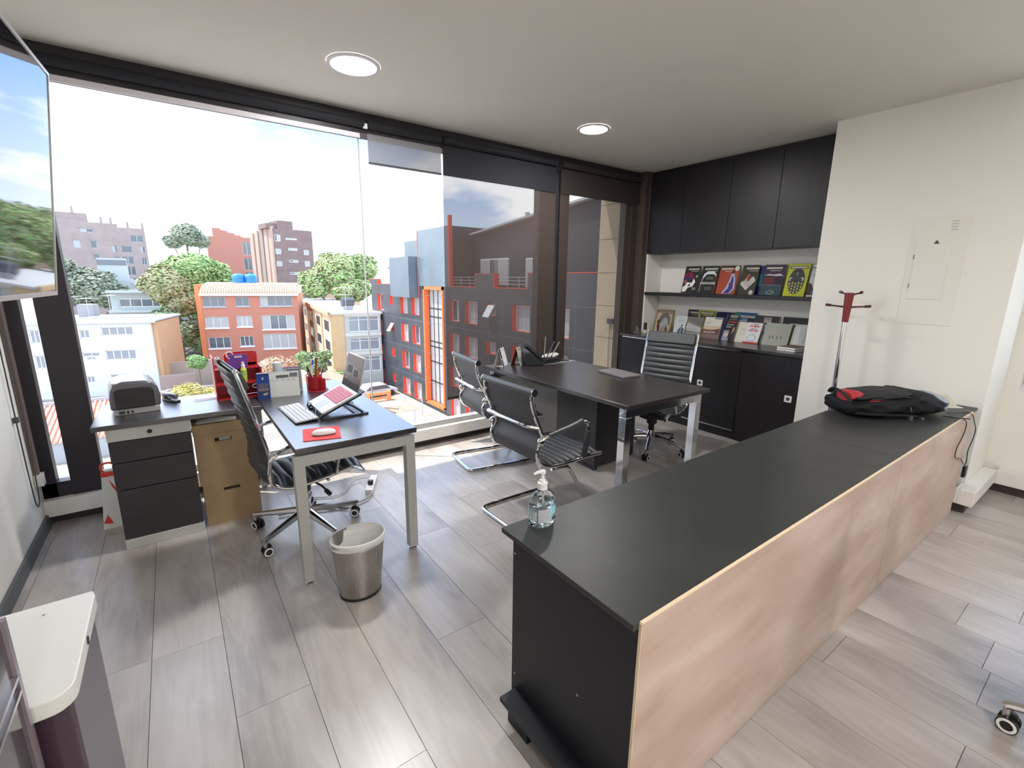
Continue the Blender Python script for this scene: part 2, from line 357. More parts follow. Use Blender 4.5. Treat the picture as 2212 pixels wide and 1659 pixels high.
box('glass_joint', (1.306, 1.314, 3.848, 3.862, .215, 2.60), mat('joint', (.35, .38, .36), .4), W1)
for a, b in ((-.71, -.645), (-.49, 1.306), (1.314, 3.08), (3.285, 3.32), (3.48, 4.36)):
    MB().quad((a, 3.855, .20), (b, 3.855, .20), (b, 3.855, 2.60), (a, 3.855, 2.60)).build('pane', GLASS, W1, world=True, smooth=0)
# exterior slab edge over the windows: shades the window head
struct('trim_slab', MB().box(-3.5, 3.6, 3.96, 4.28, 2.76, 3.4).box(3.6, 9, 3.96, 4.88, 2.72, 3.4), mat('concrete', (.45, .43, .40), .9))
# stone clad fin of the own facade
fin = thing('stone_wall', 'sunlit beige stone clad wall just outside the narrow right window', 'wall', (5.1, 3.97, -11))
MB().box(5.12, 5.6, 3.98, 4.92, -11, 2.70).build('core', mat('joint_dark', (.25, .20, .15), .9), fin, world=True)
for k in range(-4, 6):
    z0 = .255+.462*k
    box('stone', (5.10, 5.12, 3.98, 4.92, z0+.003, min(z0+.459, 2.7)), STONE, fin)
sw = thing('wall_box', 'small dark box with a hanging wire on the beige stone wall', 'box', (5.09, 4.5, .95))
o_ = MB().box(5.065, 5.098, 4.56, 4.66, .93, 1.0).build('housing', DGREYP, sw, world=True)
MB().tube([(5.08, 4.61, .93), (5.08, 4.615, .6), (5.085, 4.61, .2)], .004, 5).build('wire', DGREYP, sw, world=True)

# ---- roller blinds
def cloth(x0, x1, y, z0, z1, m, p): return MB().quad((x0, y, z0), (x1, y, z0), (x1, y, z1), (x0, y, z1)).build('cloth', m, p, world=True, smooth=0)
b1 = thing('roller_blind', 'rolled up roller blind with white bottom bar over the big left pane', 'blind', (.4, 3.79, 2.6))
MB().cyl((-.72, 3.775, 2.66), (1.33, 3.775, 2.66), .03).build('roll', mat('black_blind', (.012, .012, .018), .8), b1, world=True)
box('bottom_bar', (-.70, 1.31, 3.80, 3.815, 2.565, 2.598), mat('white_bar', (.70, .66, .70), .4), b1, .002)
box('bracket', (1.325, 1.355, 3.755, 3.77, 2.625, 2.66), WHITEP, b1)
b2 = thing('roller_blind', 'short grey translucent roller blind, half a hand lowered beside the big left pane', 'blind', (1.68, 3.78, 2.4))
cloth(1.36, 1.985, 3.783, 2.40, 2.60, mesh_fabric('grey_cloth', (.24, .24, .25), .05, .30), b2)
box('bottom_bar', (1.36, 1.985, 3.778, 3.79, 2.385, 2.40), DGREYP, b2)
MB().cyl((1.36, 3.775, 2.66), (1.98, 3.775, 2.66), .03).build('roll', MATS['black_blind'], b2, world=True)
SCREEN = mesh_fabric('solar_screen', (.085, .066, .058), .185)
b3 = thing('roller_blind', 'wide dark see-through roller blind lowered almost to the sill behind the visitor chairs', 'blind', (2.6, 3.78, .5))
cloth(2.0, 3.265, 3.788, .44, 2.60, SCREEN, b3)
box('bottom_bar', (2.0, 3.265, 3.782, 3.795, .415, .44), mat('bar_dark', (.03, .02, .02), .5), b3)
box('double_cloth', (2.0, 3.265, 3.778, 3.780, 2.385, 2.62), MATS['black_blind'], b3)
MB().cyl((2.0, 3.775, 2.66), (3.265, 3.775, 2.66), .03).build('roll', MATS['black_blind'], b3, world=True)
b4 = thing('roller_blind', 'narrow see-through roller blind over the right pane beside the cabinets', 'blind', (4, 3.78, .5))
cloth(3.33, 4.545, 3.788, .44, 2.60, mesh_fabric('solar_screen_light', (.085, .066, .058), .26), b4)
box('bottom_bar', (3.33, 4.545, 3.782, 3.795, .415, .44), MATS['bar_dark'], b4)
box('double_cloth', (3.33, 4.545, 3.778, 3.780, 2.385, 2.62), mat('brown_blind', (.028, .02, .018), .8), b4)
MB().cyl((3.33, 3.775, 2.66), (4.545, 3.775, 2.66), .03).build('roll', MATS['brown_blind'], b4, world=True)
bc = MB().tube([(-.765, 3.60, 2.6), (-.765, 3.56, 1.2), (-.765, 3.55, .3), (-.765, 3.60, .19), (-.765, 3.68, .25), (-.765, 3.70, 1.2), (-.765, 3.68, 2.6)], .0035, 6, sm=2)
bc.box(-.775, -.755, 3.545, 3.57, .73, .76)
tag(bc.build('bead_chain', DGREYP), 'looped bead chain of the blind hanging on the left wall', 'blind chain')
sr = thing('side_rail', 'pale vertical blind guide rail in the left corner by the window', 'rail', (-.77, 3.72, .3))
box('rail', (-.778, -.755, 3.70, 3.745, .30, 2.6), mat('rail_brown', (.16, .12, .11), .4), sr)
box('end_bracket', (-.778, -.74, 3.69, 3.75, .30, .37), WHITEP, sr)

# ---- downlights
DIFF = mat('lamp_glow', (1, .97, .95), .5, emit=LAMP)
for i, (x, y, r) in enumerate(LAMPS):
    lb = ['round recessed downlight nearer the camera, above the left desk', 'round recessed downlight above the right desk', 'unseen downlight added behind the camera to brighten the room, on the left', 'unseen downlight added behind the camera to brighten the room, on the right', 'unseen downlight added by the back wall to brighten the room'][i]
    t = thing('downlight', lb, 'ceiling light', (x, y, ZC), 0, 'recessed ceiling downlights')
    MB().lathe([(r*.84, -.001), (r*.86, -.012), (r, -.008), (r, -.0005)], (x, y, ZC), 40, caps=False).build('ring', mat('lamp_ring', (.70, .66, .68), .4), t, world=True)
    MB().lathe([(r*.85, -.009), (r*.85, -.002)], (x, y, ZC), 40).build('diffuser', DIFF, t, world=True)

# ================================================================ FURNITURE
# ---- upper wall cabinets
ys = [3.65, 3.22, 2.70, 2.225, 1.724]
UPL = ['black upper wall cabinet nearest the window corner', 'black upper wall cabinet, second from the window', 'black upper wall cabinet, third from the window', 'black upper wall cabinet touching the white column']
for i in range(4):
    y1, y0 = ys[i], ys[i+1]
    t = thing('wall_cabinet', UPL[i], 'cabinet', (4.75, (y0+y1)/2, 1.845), 0, 'black upper wall cabinets')
    box('body', (4.62, XN, y0+.001, y1-.001, 1.845, 2.70), CABW, t)
    box('door', (4.60, 4.618, y0+.0015, y1-.0015, 1.845, 2.695), CABW, t, .0015)
struct('trim_cabinet_top', MB().box(4.66, XN, 1.724, 3.66, 2.70, ZC), FRAMEM)
sh = MB().box(4.60, XN, 1.724, 3.66, 1.367, 1.403).build('wall_shelf', CABW, bevel=.001); tag(sh, 'long black shelf across the white niche under the upper cabinets', 'shelf')
# ---- credenza
cz = thing('credenza', 'low black cabinet with aluminium strip handles along the niche', 'cabinet', (4.6, 2.7, 0))
box('top', (4.325, XN, 1.724, 3.76, .895, .92), DARKWOOD, cz, .001)
box('carcass', (4.35, XN, 1.726, 3.755, .085, .894), CABW, cz)
box('plinth', (4.37, XN, 1.726, 3.74, 0, .085), BLACKP, cz)
box('side_panel', (4.332, XN, 3.741, 3.757, 0, .894), CABW, cz)
for a, b in ((3.735, 2.995), (2.990, 2.255)):
    d = box('door', (4.332, 4.349, b, a, .09, .875), CABW, cz, .001)
    ha, hb = (a-.1, b+.005) if a < 3 else (a-.02, b+.02)
    box('handle', (4.322, 4.331, hb, ha, .880, .893), CHROMED, d); box('handle', (4.322, 4.331, hb, ha-.06, .094, .108), CHROMED, d)
box('fixed_panel', (4.332, 4.349, 1.727, 2.250, .03, .875), CABW, cz, .001)
for y, z in ((1.794, .521), (2.655, .511)):
    t = thing('socket', 'white square wall socket on the black cabinet, '+('near the white column' if y < 2 else 'behind the executive chair'), 'socket', (4.33, y, z))
    pl = MB().prism(rbox(-.03, .03, -.03, .03, .006), 0, .006, frameM((4.331, y, z), (0, -1, 0), (0, 0, 1))).build('plate', WHITEP, t, world=True)
    MB().lathe([(.016, 0), (.014, .003)], n=16, M=frameM((4.325, y, z), (0, -1, 0), (0, 0, 1))).build('insert', DGREYP, t, world=True)

# ---- flush service panel in the column
pn = thing('service_panel', 'flush painted service panel with small door on the white column', 'panel', (XC, 1.0, 1.6))
WALL2 = mat('panel_paint', (.77, .755, .68), .7)
MB().box(XC-.003, XC+.001, .833, 1.135, 1.245, 1.978).build('frame', WALL2, pn, world=True, bevel=.001)
dr = box('door', (XC-.006, XC-.003, .908, 1.098, 1.422, 1.795), WALL2, pn, .001)
box('latch', (XC-.009, XC-.006, .935, .950, 1.60, 1.615), WHITEP, dr)
for z in (1.50, 1.70): box('hinge', (XC-.008, XC-.005, 1.098, 1.101, z, z+.03), DGREYP, dr)
ws = MB().add([(XC-.007, 1.005, 1.80), (XC-.007, .975, 1.80), (XC-.007, .99, 1.825)], [(0, 1, 2)]).build('warning_triangle', mat('dark_sticker', (.08, .08, .07), .6), pn, world=True)
for k in range(4): box('sticker_line', (XC-.0045, XC-.003, .895, .93, 1.885+.018*k, 1.893+.018*k), mat('faint_print', (.55, .54, .50), .8), pn)

# ---- coat stand
cs = thing('coat_stand', 'chrome coat stand with dark red head and wooden pegs before the column', 'coat stand', (4.13, 1.39, 0))
WINE = mat('wine_wood', (.20, .02, .02), .4); PEG = mat('dark_peg', (.07, .02, .015), .4)
MB().cyl((0, 0, .02), (0, 0, 1.25), .017).build('pole', CHROME, cs)
MB().lathe([(.16, 0), (.16, .012), (.03, .03), (.018, .05)], n=28).build('base', CHROMED, cs)
MB().lathe([(.021, 1.24), (.026, 1.35), (.030, 1.45), (.030, 1.458)], n=16).build('head', WINE, cs)
for a, z0, dz in ((95, 1.35, .012), (-85, 1.35, .012), (70, 1.435, .025), (-70, 1.435, .025)):
    c, s = math.cos(R(a)), math.sin(R(a)); L = .125 if z0 < 1.4 else .07
    MB().tube([(0, 0, z0), (c*L*.55, s*L*.55, z0+dz*.6), (c*L, s*L, z0+dz)], [.008, .006, .006], 8).tube([(c*L*.85, s*L*.85, z0+dz*.9), (c*L*1.15, s*L*1.15, z0+dz*1.2)], .010, 8).build('peg', PEG, cs)

# ---- long counter
ct = thing('counter', 'long low black counter with raw plywood back panels in the foreground', 'counter', (.83, .88, 0))
box('top', (.805, 2.737, .602, 1.158, .697, .715), COUNTER, ct, .001)
box('top', (2.740, XC-.002, .602, 1.158, .697, .715), COUNTER, ct, .001)
box('end_panel', (.832, .850, .604, 1.128, .03, .697), mat('counter_side', (.012, .013, .017), .45, spec=.35, bump=.05, nscale=60), ct, .001)
box('long_panel', (.850, 4.15, 1.10, 1.118, .03, .697), MATS['counter_side'], ct)
for a, b in ((.829, 2.742), (2.746, 4.155)):
    p = box('plywood_panel', (a, b, .594, .601, .004, .713), PLY, ct)
    box('edge_strip', (a, b, .5935, .6025, .713, .7165), PLYEDGE, p)
box('corner_edge', (.8265, .8295, .594, .602, .004, .713), PLYEDGE, ct)
tag(MB().box(.765, .832, .40, 1.105, .085, .103).box(.79, .808, .98, 1.09, 0, .085).build('foot_board', mat('counter_side'), bevel=.001), 'black board lying at the foot of the counter end', 'board')
for y, z in ((1.115, .63), (.80, .33), (.65, .17), (1.11, .16)):
    MB().lathe([(.004, 0), (.004, .0012)], n=8, M=frameM((.8318, y, z), (0, -1, 0), (0, 0, 1))).build('screw_cap', GREYP, ct, world=True)

# ---- left desk: main + return
ld = thing('desk', 'black topped desk with grey steel legs, left in the room', 'desk', (.69, 3.0, 0))
box('top', (.385, .995, 2.242, 3.73, .712, .740), DESKTOP, ld, .002)
for x0, x1 in ((.372, .432), (.935, .995)):
    box('leg', (x0+.005, x1-.005, 2.262, 2.312, .025, .645), GREYMETAL, ld, .002)
    MB().lathe([(.022, 0), (.022, .012), (.012, .02), (.012, .03)], ((x0+x1)/2, 2.287, 0), 16).build('foot', CHROMED, ld, world=True)
    box('leg', (x0+.005, x1-.005, 3.62, 3.67, .025, .645), GREYMETAL, ld, .002)
    MB().lathe([(.022, 0), (.022, .012), (.012, .02), (.012, .03)], ((x0+x1)/2, 3.645, 0), 16).build('foot', CHROMED, ld, world=True)
box('frame_beam', (.377, .990, 2.262, 2.312, .640, .695), GREYMETAL, ld, .003)
box('frame_beam', (.377, .990, 3.62, 3.67, .640, .695), GREYMETAL, ld, .003)
box('frame_beam', (.66, .70, 2.31, 3.62, .655, .695), GREYMETAL, ld)
for x in (.50, .85): box('spacer', (x-.02, x+.02, 2.27, 2.31, .695, .712), DGREYP, ld)
rd = thing('desk', 'black return desk top along the window carrying the printer', 'desk', (-.02, 3.4, 0))
box('top', (-.425, .382, 3.178, 3.725, .712, .740), DESKTOP, rd, .002)
box('leg', (.30, .345, 3.66, 3.70, 0, .71), GREYMETAL, rd, .002)
box('rail', (-.02, .38, 3.66, 3.69, .50, .53), GREYMETAL, rd)

# ---- pedestal
pd = thing('drawer_pedestal', 'dark three drawer pedestal with silver top band under the return desk', 'drawer unit', (-.185, 3.4, 0))
box('carcass', (-.365, 0.0, 3.215, 3.66, .03, .640), GRAYBODY, pd)
for z0, z1 in ((.535, .668), (.362, .533), (.055, .360)): pass
box('drawer', (-.370, .003, 3.199, 3.216, .515, .636), GRAYBODY, pd, .003)
box('drawer', (-.370, .003, 3.199, 3.216, .356, .511), GRAYBODY, pd, .003)
box('drawer', (-.370, .003, 3.199, 3.216, .060, .352), GRAYBODY, pd, .003)
tb = box('top_band', (-.372, .006, 3.195, 3.66, .640, .711), mat('silver_grey', (.50, .50, .47), .4), pd, .002)
MB().lathe([(.012, 0), (.012, .004), (.008, .007)], n=16, M=frameM((-.185, 3.195, .675), (1, 0, 0), (0, 0, 1))).build('lock', BLACKP, tb, world=True)
box('base_band', (-.372, .006, 3.195, 3.66, 0, .056), mat('silver_grey'), pd, .002)

# ---- archive boxes
def archive(x0, x1, y0, z0, z1, lab, lid=True, hole=True, content=False):
    t = thing('storage_box', lab, 'box', ((x0+x1)/2, y0+.19, z0), 0, 'cardboard archive boxes by the pedestal')
    fr = MB().use(CARD); cx = (x0+x1)/2; h0, h1 = z1-.115, z1-.092
    if not lid: h0, h1 = z1-.055, z1-.035
    fr.box(x0, x1, y0+.004, y0+.38, z0, h0).box(x0, cx-.045, y0+.004, y0+.38, h0, h1).box(cx+.045, x1, y0+.004, y0+.38, h0, h1).box(x0, x1, y0+.004, y0+.38, h1, z1)
    fr.use(CARDD).box(cx-.045, cx+.045, y0+.02, y0+.30, h0, h1); fr.mats = [CARD, CARDD]  # near-black fill paints the shade inside the handle hole
    fr.build('body', parent=t, world=True)
    if lid: box('lid', (x0-.004, x1+.004, y0-.002, y0+.386, z1-.062, z1+.003), CARD, t, .002)
    if content: box('paper_edge', (cx-.02, cx+.04, y0+.012, y0+.018, h0+.002, h1-.003), GREYP, t)
archive(.022, .325, 3.235, 0, .268, 'lower cardboard storage box on the floor beside the pedestal', lid=False)
archive(.012, .305, 3.230, .270, .655, 'upper cardboard storage box with lid under the return desk', content=True)
pp = thing('paper_stack', 'folded white papers lying on the upper cardboard box', 'papers', (.15, 3.4, .66))
for k in range(5): MB().add([(.03+.01*k, 3.25+.02*k, 0), (.24, 3.24, 0), (.27, 3.5, 0), (.05, 3.52, 0), (.03+.01*k, 3.25+.02*k, .003), (.24, 3.24, .003), (.27, 3.5, .003), (.05, 3.52, .003)],
    [(0, 3, 2, 1), (4, 5, 6, 7), (0, 1, 5, 4), (1, 2, 6, 5), (2, 3, 7, 6), (3, 0, 4, 7)], Matrix.Translation((0, 0, .661+.004*k))).build('sheet', PAPER, pp, world=True)
# ---- paper bag behind pedestal
bgx = thing('shopping_bag', 'small white paper bag with red print standing behind the pedestal', 'bag', (-.43, 3.60, .0))
MB().add([(-.50, 3.55, 0), (-.38, 3.55, 0), (-.38, 3.66, 0), (-.50, 3.66, 0), (-.47, 3.60, .36), (-.39, 3.60, .36), (-.39, 3.63, .36), (-.47, 3.63, .36)], [(0, 3, 2, 1), (4, 5, 6, 7), (0, 1, 5, 4), (1, 2, 6, 5), (2, 3, 7, 6), (3, 0, 4, 7)]).build('body', PAPER, bgx, world=True)
REDF = mat('red_print', (.75, .06, .03), .6)
MB().add([(-.475, 3.593, .32), (-.385, 3.593, .32), (-.385, 3.597, .35), (-.475, 3.597, .35), (-.44, 3.59, .30), (-.39, 3.58, .2), (-.385, 3.57, .14), (-.41, 3.576, .16), (-.495, 3.548, .04), (-.45, 3.547, .03), (-.47, 3.552, .09)], [(0, 1, 2, 3), (4, 5, 6, 7), (8, 9, 10)]).build('print', REDF, bgx, world=True)
MB().tube([(-.46, 3.60, .35), (-.48, 3.60, .40), (-.41, 3.60, .41), (-.39, 3.60, .35)], .006, 6, sm=2).build('handle', REDF, bgx, world=True)

# ---- right desk
rk = thing('desk', 'large espresso desk with chrome leg frames before the cabinets', 'desk', (2.75, 2.75, 0))
box('top', (2.297, 3.225, 1.888, 3.625, .710, .740), DARKWOOD, rk, .002)
for y0 in (1.93, 3.50):
    for x0 in (2.33, 3.13): box('leg', (x0, x0+.06, y0, y0+.06, 0, .640), CHROME, rk, .002)
    box('frame_beam', (2.33, 3.19, y0, y0+.06, .640, .700), CHROME, rk, .002)
box('under_rail', (2.36, 3.16, 1.95, 1.98, .70, .711), BLACKP, rk)
box('modesty_panel', (2.62, 2.638, 2.93, 3.50, .14, .705), mat('grey_panel', (.16, .145, .13), .35), rk)
pk = thing('drawer_pedestal', 'dark drawer pedestal on castors under the espresso desk', 'drawer unit', (2.84, 2.7, 0))
box('carcass', (2.62, 3.08, 2.46, 2.925, .055, .60), mat('pedestal_dark', (.02, .017, .02), .45), pk, .002)
for k in range(3): box('drawer', (3.082, 3.098, 2.465, 2.92, .06+.18*k, .232+.18*k), MATS['pedestal_dark'], pk, .002)
for x in (2.66, 3.04):
    for y in (2.50, 2.88): MB().cyl((x-.012, y, .027), (x+.012, y, .027), .026).build('castor', BLACKP, pk, world=True)

# ---- sling chairs
def sling_mesh(mb, prof, y0, y1, th, mfront, mback, nr, back=0):
    """prof: list of (x,z) from the top of the back to the front of the seat; ribs across"""
    pts = smooth_path([Vector((x, 0, z)) for x, z in prof], 3)
    L = [0]
    for a, b in zip(pts, pts[1:]): L.append(L[-1]+(b-a).length)
    n = nr*8; out = []
    j = 0
    for i in range(n+1):
        s = L[-1]*i/n
        while j < len(L)-2 and L[j+1] < s: j += 1
        t = (s-L[j])/max(1e-9, L[j+1]-L[j]); p = pts[j].lerp(pts[j+1], min(1, t)); d = (pts[j+1]-pts[j]).normalized()
        out.append((p, Vector((-d.z, 0, d.x)) * -1 if False else Vector((-d.z, 0, d.x))))
    k = 6; vs = []; fs = []
    for i, (p, nn) in enumerate(out):
        h = th*(.35+.65*abs(math.sin(math.pi*i/8))**.6)
        for q in range(k+1):
            y = y0+(y1-y0)*q/k; e = 0 if q in (0, k) else 1
            vs.append(Vector((p.x, y, p.z))+nn*(h if e else th*.2))
        for q in range(k+1): vs.append(Vector((p.x, y0+(y1-y0)*q/k, p.z))-nn*(.003 if not back or q in (0, k) else back*(.72+.28*abs(math.sin(math.pi*i/8))**.6)))
    w = 2*(k+1)
    mb.use(mfront); b = len(mb.v)
    F = []; B = []
    for i in range(n):
        for q in range(k):
            a = i*w+q; F.append((a, a+1, a+w+1, a+w)); c = a+k+1; B.append((c, c+w, c+w+1, c+1))
        F.append((i*w, i*w+w, i*w+w+k+1, i*w+k+1)); F.append((i*w+k, i*w+k+k+1, i*w+w+k+k+1, i*w+w+k))
    mb.add(vs, F); mb.use(mback); 
    for f in B: mb.f.append([b+i for i in f]); mb.m.append(mb.cur)
    mb.mats = mb.mats
    return mb
def build_multi(mb, name, parent): return mb.build(name, parent=parent, smooth=50) if False else _bm(mb, name, parent)
def _bm(mb, name, parent):
    ml = list(mb.mats); mb2 = mb; mb2.mats = ml
    return mb2.build(name, None, parent, smooth=50)
def visitor_chair(lab, loc, rz):
    t = thing('visitor_chair', lab, 'chair', loc, rz, 'cantilever visitor chairs at the espresso desk')
    ox = 1.85
    rail = [(1.60, .905), (1.594, .85), (1.62, .765), (1.66, .68), (1.692, .615), (1.665, .575), (1.642, .52), (1.665, .455), (1.74, .413), (1.93, .408), (2.06, .418), (2.19, .412)]
    rl = [(x-ox, z) for x, z in rail]
    for s in (-1, 1):
        MB().tube([(x, s*.245, z) for x, z in rl], .0125, 10, sm=2).build('side_rail', CHROME, t)
    bk = sling_mesh(MB(), [(x+.004, z) for x, z in rl[:8]], -.232, .232, .018, LEATHER, BACKCLOTH, 13); _bm(bk, 'backrest', t)
    se = sling_mesh(MB(), [(x+.004, z+.004) for x, z in rl[7:]], -.232, .232, .022, LEATHER, BACKCLOTH, 11); _bm(se, 'seat', t)
    MB().use(LEATHERG).cyl((rl[0][0], -.262, .90), (rl[0][0], .262, .90), .021, n=18).build('top_roll', LEATHERG, t)
    for s in (-1, 1): MB().cyl((rl[0][0], s*.262, .90), (rl[0][0], s*.267, .90), .022, n=18).build('end_cap', CHROME, t)
    MB().tube([(-.20, -.25, .68), (-.245, -.225, .69), (-.272, -.18, .70), (-.272, .18, .70), (-.245, .225, .69), (-.20, .25, .68)], .013, 10, sm=2).build('back_bar', CHROME, t)
    for s in (-1, 1):
        y = s*.275
        MB().tube([(-.19, s*.255, .60), (-.155, y, .625), (.05, y, .655), (.13, y, .676), (.175, y, .66), (.188, y, .62), (.172, y, .53), (.15, y, .425)], .0115, 10, sm=2).build('arm_tube', CHROME, t)
        MB().tube([(-.145, y, .633), (.05, y, .66), (.125, y, .682)], [.014, .02, .016], 10, sm=1, flat=.7).build('arm_pad', LEATHER, t)
        MB().tube([(.19, y, .60), (.172, y, .53), (.152, y, .435)], .019, 10, sm=1).build('arm_sleeve', LEATHER, t)
        MB().ball((-.185, s*.258, .595), .026, 12, 1.1, .8, 1.2).build('clamp', CHROME, t)
    pth = [(-.05, .20, .372), (.05, .205, .370), (.095, .205, .355), (.27, .205, .06), (.285, .205, .022), (.24, .205, .0145), (-.24, .215, .0145), (-.305, .20, .0145), (-.31, .15, .0145)]
    full = pth+[(x, -y, z) for x, y, z in reversed(pth)]
    MB().tube(full, .0125, 10, sm=2).build('cantilever_frame', CHROME, t)
    for x in (-.04, .07): MB().tube([(x, -.235, .392), (x, .235, .392)], .009, 8).build('seat_bar', CHROME, t)
    for s in (-1, 1):
        for x in (.2, -.2): MB().cyl((x, s*.212, .0), (x, s*.212, .004), .006, n=8).build('glide', BLACKP, t)
    return t
visitor_chair('black and chrome cantilever chair nearer the camera, at the espresso desk', (1.85, 2.25, 0), 0)
visitor_chair('black and chrome cantilever chair farther back, by the window', (2.13, 3.20, 0), R(-9))

def office_chair(lab, loc, rz, style, base_rz=0, base_only=False):
    t = thing('office_chair', lab, 'chair', loc, rz, 'high back office chairs on castors')
    ox = .52
    rail = [(.195, 1.065), (.222, .96), (.258, .81), (.287, .69), (.303, .61), (.305, .55), (.292, .50), (.305, .434), (.385, .392), (.49, .397), (.63, .412), (.73, .430), (.775, .415), (.81, .388)]
    rl = [(x-ox, z) for x, z in rail]
    if not base_only:
        for s in (-1, 1): MB().tube([(x, s*.235, z) for x, z in rl], .0125, 10, sm=2, flat=.8).build('side_rail', CHROME, t)
        for s in (-1, 1): MB().ball((rl[0][0], s*.236, 1.068), .013, 10).build('rail_cap', CHROME, t)
        ntop = [(rl[0][0]+.003, 1.06), (rl[0][0]+.030, .955)]
        _bm(sling_mesh(MB(), [(x+.004, z) for x, z in rl[:8]], -.222, .222, .020, LEATHERG, LEATHERG, 13, back=.028), 'backrest', t)
        _bm(sling_mesh(MB(), [(x+.004, z+.004) for x, z in rl[7:]], -.222, .222, .03, LEATHER, LEATHERG, 8), 'seat', t)
        MB().prism([(rl[0][0], 1.06), (rl[0][0]+.028, 1.062), (rl[1][0]+.032, .972), (rl[1][0], .962)], -.223, .223, Matrix(((1, 0, 0, 0), (0, 0, -1, 0), (0, 1, 0, 0), (0, 0, 0, 1)))).build('headrest_pad', LEATHERG, t, bevel=.008)
        for s in (-1, 1):
            y = s*.26
            MB().tube([(-.215, s*.245, .575), (-.19, y, .61), (-.12, y, .645), (.02, y, .655), (.12, y, .64), (.145, y, .60), (.13, y, .50), (.115, y, .425)], .011, 10, sm=2).build('arm_tube', CHROME, t)
            if style == 'exec': MB().tube([(-.16, y, .64), (.0, y, .665), (.11, y, .655)], [.014, .02, .014], 10, sm=1, flat=.7).build('arm_pad', LEATHER, t)
        MB().prism([(-.13, -.07), (.12, -.07), (.15, 0), (.12, .07), (-.13, .07)], .325, .385).build('mechanism', BLACKP, t, bevel=.008)
        MB().tube([(0, 0, .36), (.05, -.2, .345), (.06, -.27, .33)], .006, 8).cyl((.055, -.25, .333), (.062, -.29, .325), .013).build('lever', CHROMED if style == 'exec' else BLACKP, t)
        MB().cyl((0, 0, .17), (0, 0, .33), .027).cyl((0, 0, .26), (0, 0, .33), .045, .05).build('column_cover', BLACKP, t)
        for x in (-.06, .08): MB().tube([(x, -.23, .385), (x, .23, .385)], .009, 8).build('seat_bar', CHROME, t)
    MB().lathe([(.03, .10), (.045, .105), (.045, .15), (.028, .19), (.026, .20)], n=20).build('hub', CHROMED, t)
    for k in range(5):
        a = base_rz+2*math.pi*k/5; c, s = math.cos(a), math.sin(a)
        if style == 'exec': MB().tube([(c*.03, s*.03, .135), (c*.12, s*.12, .135), (c*.24, s*.24, .11), (c*.315, s*.315, .085)], [.022, .017, .014, .012], 10, sm=2).build('base_arm', CHROMED, t)
        else: MB().tube([(c*.03, s*.03, .13), (c*.315, s*.315, .095), (c*.32, s*.32, .09)], [.024, .014, .013], 8).build('base_arm', CHROMED, t)
        MB().cyl((c*.31, s*.31, .055), (c*.31, s*.31, .10), .011).build('stem', CHROMED, t)
        cx, cy = c*.30, s*.30; aa = a+1.1; ux, uy = math.cos(aa), math.sin(aa)
        cm = MB().tube([(cx-ux*.008, cy-uy*.008, .055), (cx+ux*.008, cy+uy*.008, .055)], .021, 12).build('castor', BLACKP, t)
        for q in (-1, 1):
            w_ = MB().cyl((cx+q*ux*.010, cy+q*uy*.010, .029), (cx+q*ux*.026, cy+q*uy*.026, .029), .029, n=20).build('wheel', BLACKP, cm)
            rg = MB(); M = frameM((cx+q*ux*.026, cy+q*uy*.026, .029), (-uy*q, ux*q, 0), (0, 0, 1))
            rg.lathe([(.017, .0002), (.0175, .0018), (.025, .0018), (.026, .0002)], n=20, M=M, caps=False).build('wheel_ring', WHITEP, cm)
    return t
office_chair('black ribbed high back chair at the left desk, seen from the side', (.515, 2.86, 0), R(5), 'plain', R(-5))
office_chair('black ribbed executive chair behind the espresso desk, facing the camera', (3.44, 2.55, 0), R(194), 'exec', R(18))

# ================================================================ SMALL THINGS
def C(*c, r=.5):
    n = 'ink_%02x%02x%02x_%d' % (int(c[0]*255), int(c[1]*255), int(c[2]*255), r*10); return mat(n, c, r, spec=.2)
def ell(cx, cy, rx, ry, n=18, a0=0, a1=360): return [(cx+rx*math.cos(R(a0+(a1-a0)*i/n)), cy+ry*math.sin(R(a0+(a1-a0)*i/n))) for i in range(n + (0 if a1-a0 == 360 else 1))]
def rc(x0, x1, y0, y1): return [(x0, y0), (x1, y0), (x1, y1), (x0, y1)]
def printed(M, W, H, arts, parent, name='print', dz=.0006):
    mb = MB()
    for k, (c, poly) in enumerate(arts):
        mb.use(C(*c)); mb.add([M @ Vector((u*W, v*H, dz+.00012*k)) for u, v in poly], [tuple(range(len(poly)))])
    mb.mats = mb.mats; o = mb.build(name, None, parent, world=True, smooth=0); return o
def book(kind, lab, cat, grp, yl, yr, z0, z1, xb, xt, th, cover, arts=(), texts=(), roll=0):
    W = yl-yr; H = math.hypot(z1-z0, xt-xb)
    t = thing(kind, lab, cat, (xb, (yl+yr)/2, z0), 0, grp)
    M = frameM((xb, yl, z0), (0, -1, -roll), (xt-xb, 0, z1-z0))
    MB().box(0, W, 0, H, -.0012, 0, M).box(0, W, 0, H, -th, -th+.0012, M).box(0, .0015, 0, H, -th, 0, M).build('cover', C(*cover), t, world=True)
    MB().box(.0015, W-.002, .002, H-.002, -th+.0012, -.0012, M).build('pages', PAPER, t, world=True)
    if arts: printed(M, W, H, arts, t)
    for s, size, u, v, c, sx in texts:
        text(s, size, M @ Matrix.Translation((u*W, v*H, .0016)), C(*c), t, ext=.0002, sxy=(sx, 1), bold=.0006)
    return t
BG = (.50, .47, .38)
def mast(c=BG, x0=.22, x1=.95): return [(c, rc(x0, x1, .86, .92)), ((.6, .6, .55), rc(x0+.2, x1-.03, .80, .815))]
G1 = 'magazines facing out on the upper shelf'
Zs = 1.4035
